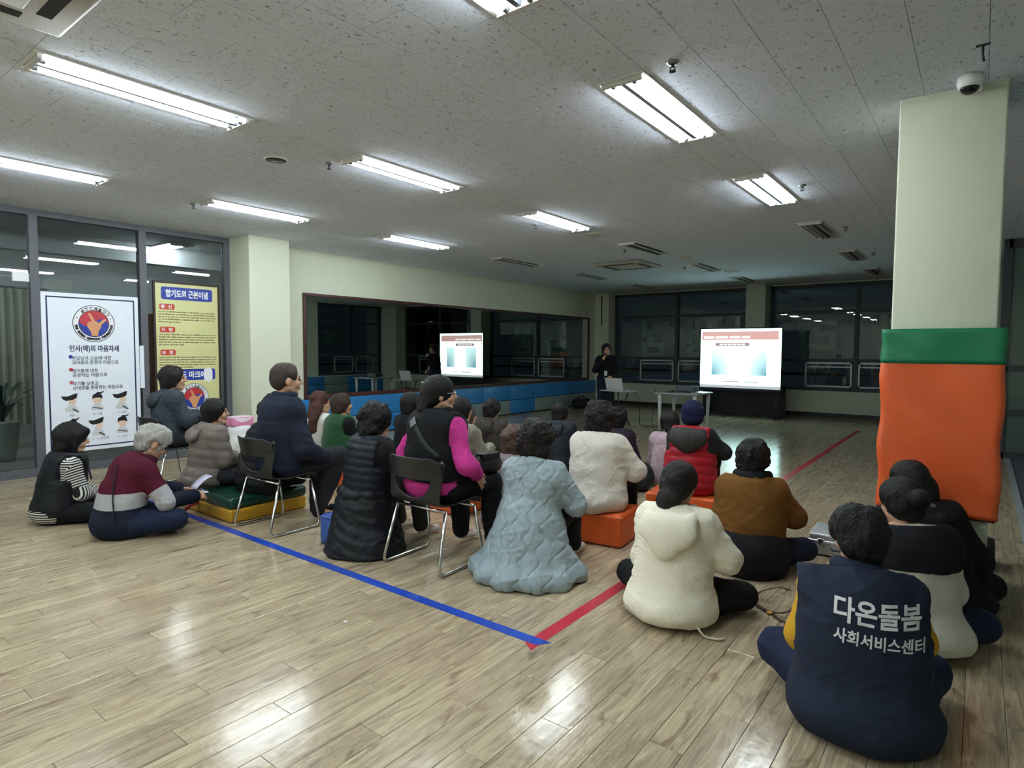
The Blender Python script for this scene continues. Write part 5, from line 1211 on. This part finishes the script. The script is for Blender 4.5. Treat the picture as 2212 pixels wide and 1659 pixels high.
# 12, 13
f = Fig('dark-haired person in beige vest just right of the pink-sleeved woman', -3.88, 4.18, -2, .22, .96, 1.05, (4, 8, 12, 6), hy=-10, hp=0, legs='stool', arms='knees', h=.014)
f.body(); f.hair('bob_thin', HBLACK); f.trousers(c_char); f.feet(c_sock); f.coat('vest_coat', cloth('beigegrey', '8b8577', .85, .4), .026, -.02)
f = Fig('person with greying brown hair half hidden beside the dark brown coat', -4.68, 5.16, -2, 0, 1.0, 1., (4, 8, 12, 6), hy=-20, hp=0, arms='lap', h=.015, face=True)
f.body(); f.hair('bob_thin', hairmat('ashbrown', '4b3f38')); f.trousers(c_char); f.coat('jacket', cloth('stone', '8d8674'), .024, .0)
# 14 dark brown coat
f = Fig('person in dark brown hooded coat with brown perm, seated farthest left of the back row', -5.02, 6.05, 4, 0, .98, 1.2, (4, 8, 12, 6), hy=-8, hp=0, arms='lap', h=.014)
f.body(); f.hair('perm', HDARK); f.trousers(c_black); c_brn = cloth('umber', '3b342f', .5, .15, 40.); f.coat('coat', c_brn, .045, .0, puff=(.1, .006), wr=.010); f.hood(c_brn, .14, .05, .11, point=.06)
# 15 mauve coat
f = Fig('person in mauve-grey quilted coat hidden behind the long grey coat', -3.14, 4.06, 0, 0, .98, 1.1, (4, 8, 12, 6), hy=0, hp=0, arms='lap', h=.013)
f.body(); f.hair('perm', hairmat('lightbrown', '5b443a')); f.trousers(c_char); f.feet(c_sock); f.coat('coat', cloth('mauve', '8d7f84', .6, .2, 40.), .035, .0, puff=(.085, .007), extra_p=[ell_(f.P0+V3(0, -.03, -.03), (.24, .2, .13), None, .06)])
# 16 long grey quilted coat
f = Fig('woman with dark curly hair in long pale blue-grey quilted coat spread over a cushion', -2.37, 3.30, 10, .165, .98, 1.12, (6, 8, 14, 8), hy=2, hp=-4, legs='stool', arms={-1: 'hug', 1: (V3(.27, .14, .46), V3(.12, .33, .42))}, h=.0068)
f.body(); f.hair('perm_big', hairmat('blackbrown', '1d1615')); f.trousers(c_char, h=.013); f.feet(c_sock)
def onion(V):
    x = (V[:, 0]*.8+.55*V[:, 1]*np.sign(V[:, 0])*0); z = V[:, 2]; w, a, T = .070, .016, .135
    best = np.full(len(V), 9.)
    for n in range(-7, 8):
        best = np.minimum(best, np.abs(x-(n*w+(-1)**n*a*np.sin(2*math.pi*z/T))))
    side = np.clip((np.abs(V[:, 1])*0+1), 0, 1)
    return -.0065*np.exp(-(best/.0050)**2)+.0022*(1-np.exp(-(best/.018)**2))
c_grey = cloth('bluegrey', '9aaab1', .6, .12, 70., .05)
sk = [cap_(f.P0+V3(0, -.02, .06), V3(.34*math.sin(a), -.02-.33*math.cos(a), .045), .165, .06, .09) for a in np.radians([-95, -62, -32, 0, 32, 62, 95])]+[cap_(V3(.33*math.sin(a), -.02-.32*math.cos(a), .05), V3(.33*math.sin(b), -.02-.32*math.cos(b), .05), .06, .06, .05) for a, b in zip(np.radians([-95, -62, -32, 0, 32, 62]), np.radians([-62, -32, 0, 32, 62, 95]))]
f.coat('coat', c_grey, .028, -.165+.008, extra_p=sk, fn=onion, wr=.008, neck=.012)
# 17 navy-black jacket
f = Fig('person in black hooded jacket seated in the back row behind the white fleece coat', -4.20, 6.42, 2, 0, .97, 1.12, (4, 8, 12, 6), hy=-12, hp=0, arms='lap', h=.014)
f.body(); f.hair('bob_thin', HDARK); f.trousers(c_black); c_ink = cloth('ink', '232730', .5, .15, 40.); f.coat('jacket', c_ink, .035, .0, wr=.010); f.hood(c_ink, .13, .045, .09)
# 18 white fleece coat
f = Fig('woman with dark perm in white fleece coat on the orange cushion', -2.40, 4.24, 6, .25, .95, 1.24, (4, 6, 12, 6), hy=-4, hp=-2, legs='stool', arms={-1: 'hug', 1: (V3(.27, .14, .55), V3(.16, .38, .50))}, h=.011)
f.body(); f.hair('perm_big', HDARK); f.trousers(c_black); f.feet(mat('maroon_slipper', '5a1c22', .6), 'slipper'); f.coat('coat', cloth('fleece', 'f0e7da', 1., 1., 120., .06, .4), .042, -.005, wr=.012, extra_p=[ell_(f.P0+V3(0, -.03, -.02), (.245, .21, .12), None, .06)])
# 19 purple
f = Fig('woman with black perm in dark purple jacket seated behind the white fleece coat', -3.28, 6.20, 6, 0, .97, 1.1, (4, 8, 12, 6), hy=0, hp=-4, arms='lap', h=.014, legs='narrow')
f.body(); f.hair('perm', HBLACK); f.trousers(cloth('khaki', 'a59a86')); f.coat('jacket', cloth('purple', '2d1f2f', .7), .03, .0)
# 20 masked woman
f = Fig('woman in white face mask and pale pink patterned jacket left of the red vest', -2.72, 6.38, 4, 0, .95, 1.02, (4, 8, 12, 6), legs='narrow', hy=34, hp=-8, arms='lap', h=.013, face=True)
f.body(); f.hair('bob_thin', HDARK); f.trousers(c_black); f.coat('jacket', cloth('dustypink', 'b7a0a8', .8, .5, 18., .3), .028, .0)
f.part('face_mask', [f.HE((0, .055, -.058), (.060, .052, .045))], mat('mask_white', 'e4e2e0', .8), .006, [(f.hp((0, .02, 0)), -(f.Rh@V3(0, 1, 0)))])
t = thing('backpack', 'dark backpack on the floor beside the masked woman', 'bag', (-2.86, 6.02, 0), .3); obj('body', soft('body', [ell_((0, 0, .15), (.15, .11, .17), None, .04), ell_((0, -.09, .10), (.11, .06, .09), None, .04)], mat('dark_nylon', '14181f', .6, bump=.3, scale=14.), .016, planes=[((0, 0, 0), (0, 0, -1))], fn=lambda V: .008*snoise(V, 18, 3)), t); obj('strap', MB().tube(rounded([(-.06, .05, .29), (-.10, .14, .28), (-.10, .16, .1), (-.07, .10, .03)], .06), .012, 6).mesh('strap', m_black, True), t)
t = thing('cloth_bag', 'beige cloth bag on the floor right of the white fleece coat', 'bag', (-2.95, 5.65, 0), .2); obj('body', soft('body', [ell_((0, 0, .09), (.20, .15, .11), None, .05), ell_((.08, .0, .13), (.11, .11, .08), None, .05)], cloth('beigebag', '9a8f7c', .9), .016, planes=[((0, 0, 0), (0, 0, -1))], fn=lambda V: .010*snoise(V, 16, 9)), t); obj('handle', MB().tube(rounded([(-.05, -.05, .18), (-.06, -.08, .24), (.05, -.08, .24), (.06, -.05, .19)], .03), .007, 6).mesh('handle', cloth('beigebag', '9a8f7c'), True), t)
# 21 red puffer vest and navy knit hat
f = Fig('person in navy knit hat and red puffer vest with dark hood on the orange cushion', -2.08, 5.40, 10, .21, .94, 1.24, (4, 8, 12, 4), hy=4, hp=0, legs='stool', arms={-1: 'knees', 1: (V3(.27, .12, .58), V3(.18, .36, .52))}, h=.012)
f.body(); f.trousers(c_black); f.feet(c_dsock); f.coat('jacket', c_char, .03, .0); f.vest('vest', cloth('redpuffer', 'a9222f', .45, .15, 40.), .046, -.02, puff=(.075, .011)); f.hood(cloth('darkhood', '35332f', .6), .17, .06, .10, None, .06, (.045, .005), point=.05)
f.part('knit_hat', [f.HE((0, -.012, .028), (.100, .115, .106), .03), f.HE((0, -.045, -.03), (.088, .07, .06), .03)], cloth('navyknit', '1b2140', .95, .8, 60.), .009, (), [f.HE((0, .12, -.06), (.08, .075, .10), .01)], lambda V: .006*np.abs(snoise(V-f.H, 75, 5, 2)))
# 22 cream cardigan
f = Fig('woman with low ponytail in cream hooded cardigan sitting on the floor by the red tape', -1.34, 3.24, 6, 0, 1.0, 1.16, (8, 10, 16, 10), hy=-8, hp=-4, hr=4, arms={-1: 'lap', 1: (V3(.27, .12, .34), V3(.14, .34, .26))}, h=.0095)
f.body(); f.hair('pony', hairmat('blackred', '1c1414')); f.trousers(c_black)
c_card = mat('cloth_cardigan', 'f1ebd6', .95, spec=.2, wave=(38., .22, 1.2, 'DIAGONAL'), stretch=(1, 1, .55))
f.coat('cardigan', c_card, .036, .03, wr=.008, extra_p=[ell_(f.P0+V3(0, -.04, -.02), (.255, .215, .12), None, .06)], cuff=.95)
f.hood(c_card, .165, .05, .10, None, .075, point=.09)
obj('hair_band', npmesh('hair_band', *tube([f.hp((.062*math.cos(a), -.098+.02*math.sin(a)*0, -.028+.020*math.cos(a)+.02*math.sin(a))) for a in np.linspace(0, math.pi*2, 17)[:-1]], .004, 6, True, True), m_steel), f.t)
obj('drawstring', MB().tube(rounded([(.19, -.17, .05), (.23, -.19, .012), (.30, -.18, .010), (.33, -.15, .012)], .03), .006, 6).mesh('drawstring', c_cream, True), f.t)
# 23 mustard sweater
f = Fig('woman with black perm in mustard sweater and thick black collar sitting on the floor', -1.22, 4.30, 12, 0, 1.02, 1.2, (8, 10, 14, 8), hy=-6, hp=-4, arms={-1: 'lap', 1: (V3(.27, .14, .36), V3(.12, .34, .28))}, h=.0105)
f.body(); f.hair('perm', HBLACK); f.trousers(c_jean); f.coat('sweater', cloth('mustard', '734d1f', .9, .4, 130.), .034, .24, wr=.008); f.collar(c_black, .098, .036, .005, stretch=1.7)
f.part('wrap_coat', [ell_(f.P0+V3(0, -.035, -.02), (.265, .235, .21), None, .06), ell_(f.P0+V3(0, -.04, .06), (.245, .21, .16), None, .06)], c_black, .012, [((0, 0, .004), (0, 0, -1)), ((0, -.0, .285), (0, -.0, 1)), ((0, .10, 0), (0, 1, 0))], (), lambda V: .008*snoise(V, 13, 2, 2))
# 24 presenter
f = Fig('woman in black standing with a microphone beside the laptop stand', -6.16, 11.24, 206, .80, .97, .92, (0, 2, 6, 4), hy=14, hp=0, legs='stand', arms={-1: (V3(-.24, .0, 1.12), V3(-.12, .17, .98)), 1: (V3(.22, .08, 1.10), V3(.06, .22, 1.30))}, h=.014, face=True, group='presenter')
f.hand[1] = dict(d=(-.3, .1, .9), n=(.8, .6, 0), curl=.9)
f.body(); f.hair('bob_thin', HDARK); f.trousers(c_navy, .02); f.feet(c_black, 'shoe'); f.coat('jacket', c_black, .022, .06)
obj('waist_band', npmesh('waist_band', *tube([(.172*math.cos(a), .140*math.sin(a), .955) for a in np.linspace(0, 2*math.pi, 29)[:-1]], .008, 6, True, True), mat('white_piping', 'c9c7c2', .6)), f.t)
strap_on(f, [f.N+V3(.05, .04, .02), f.N+V3(.05, .13, -.08), f.T+V3(.0, .17, -.10), f.L+V3(-.0, .165, .02)], .012, .002, m_black, 'lanyard', (0, 1, .2))
obj('badge', bevbox('badge', -.03, .03, -.003, .003, -.10, .0, m_white, .003, 1), f.t, tuple(f.L+V3(0, .172, .02)))
t = thing('microphone', 'black handheld microphone raised to the presenter\'s mouth', 'microphone', (0, 0, 0)); t.location = f.t.location; t.rotation_euler = f.t.rotation_euler
obj('handle', npmesh('handle', *tube([(.05, .25, 1.24), (.03, .17, 1.40)], [.011, .017], 10), m_black), t); obj('head', npmesh('head', *tube([(.03, .17, 1.40), (.028, .165, 1.415), (.025, .155, 1.435), (.024, .152, 1.445)], [.019, .026, .024, .012], 12), m_dkgrille), t)
# 25 vest with lettering, foreground
f = Fig('person in navy vest with white Korean lettering and mustard sleeves', -.325, 2.72, 10, 0, 1.0, 1.24, (9, 14, 22, 16), roll=-2, shr=6, hy=16, hp=-8, hr=-3, legs={-1: ((-.32, .26, .145), (-.02, .40, .08), (.15, .42, .06)), 1: ((.26, .36, .12), (.0, .38, .07), (-.18, .36, .05))}, arms={-1: (V3(-.225, .06, .31), V3(-.20, .30, .24)), 1: (V3(.21, .20, .32), V3(.08, .38, .32))}, h=.0085, face=True, shw=1.05)
f.body(); f.hair('short_wavy', HBLACK, .008); f.trousers(c_jean, .022, .010)
c_must = cloth('mustardknit', 'c99a2b', .9, .3, 160.); f.coat('sweater', c_must, .016, .05, wr=.004, neck=-.01)
c_vest = cloth('navyvest', '1f2739', .8, .2, 200.)
vo = f.vest('vest', c_vest, .044, .01, wr=.009, capsh=.05, extra_p=[ell_(f.P0+V3(0, -.03, -.02), (.265, .215, .12), None, .07), cap_(f.Sh[1], f.Sh[1]+V3(.10, .06, -.06), .085, .05, .03)], neck=.012); f.collar(c_vest, .085, .024, .012, stretch=1.7)
def print_on(par, target, body, size, cx, cz, tilt, m, width, bold):
    """lettering laid on the garment: projected straight onto the back of the mesh"""
    me = text_mesh(body, size, m, bold, 'CENTER'); bm = bmesh.new(); bm.from_mesh(me)
    bmesh.ops.triangulate(bm, faces=bm.faces[:])
    for _ in range(3):
        ed = [e for e in bm.edges if e.calc_length() > .012]
        if ed: bmesh.ops.subdivide_edges(bm, edges=ed, cuts=1); bmesh.ops.triangulate(bm, faces=bm.faces[:])
    xs = [v.co.x for v in bm.verts]; sc = width/(max(xs)-min(xs))
    tv = [v.co.copy() for v in target.data.vertices]; bv = BVHTree.FromPolygons(tv, [tuple(p.vertices) for p in target.data.polygons])
    ca, sa = math.cos(tilt), math.sin(tilt)
    for v in bm.verts:
        x, z = v.co.x*sc, v.co.y
        px, pz = cx+x*ca-z*sa, cz+x*sa+z*ca; hit = bv.ray_cast(Vector((px, -1.5, pz)), Vector((0, 1, 0)))
        v.co = (hit[0].x, hit[0].y-.0022, hit[0].z) if hit[0] is not None else Vector((px, 0, pz))
    bm.normal_update(); bm.to_mesh(me); bm.free(); return obj('back_lettering', me, par)
m_print = mat('white_print', 'dcdcdc', .6)
print_on(f.t, vo, '다온돌봄', .092, .035, .475, math.radians(-2), m_print, .295, .0024)
print_on(f.t, vo, '사회서비스센터', .052, .045, .397, math.radians(-3), m_print, .305, .0013)
# 26 cream sweater, black shawl, bun
f = Fig('woman with a hair bun in cream sweater and black shawl leaning left near the column', -.215, 3.655, 14, 0, .98, 1.1, (6, 8, 14, 10), roll=-6, hy=24, hp=-6, arms='lap', legs='tuck', h=.010)
f.body(); f.hair('bun', HBLACK); f.trousers(c_jean); f.coat('sweater', cloth('offwhite', 'd2cfc0', .9, .35, 130.), .034, .05, extra_p=[ell_(f.P0+V3(0, -.03, -.01), (.24, .2, .12), None, .06)])
f.part('shawl', inflate(f.torso(), .046)+[ell_(f.N+V3(.09, -.10, -.10), (.14, .08, .15), None, .05)], c_black, .011, [f.neckcut(.02), (f.T+V3(0, 0, -.03), (0, 0, -1))], (), lambda V: .008*snoise(V, 15, 8, 2))
# 27 black jacket, long hair
f = Fig('woman with long black hair in black jacket leaning left before the padded column', -.17, 4.24, 14, 0, 1.0, 1.12, (6, 8, 14, 10), roll=-11, hy=26, hp=-6, arms={-1: 'lap', 1: (V3(.22, .10, .30), V3(.24, .22, .10))}, h=.011)
f.body(); f.hair('long_straight', HBLACK); f.trousers(c_black); f.coat('jacket', c_black, .04, .0, wr=.010, extra_p=[ell_(f.P0+V3(.03, -.03, -.01), (.26, .2, .12), None, .06)]); f.hood(c_black, .14, .05, .08); f.part('hood_lining', [ell_(f.N+V3(.07, -.085, .025), (.07, .04, .022), roty(.4), .01)], mat('silver_lining', '5b6068', .4), .009)
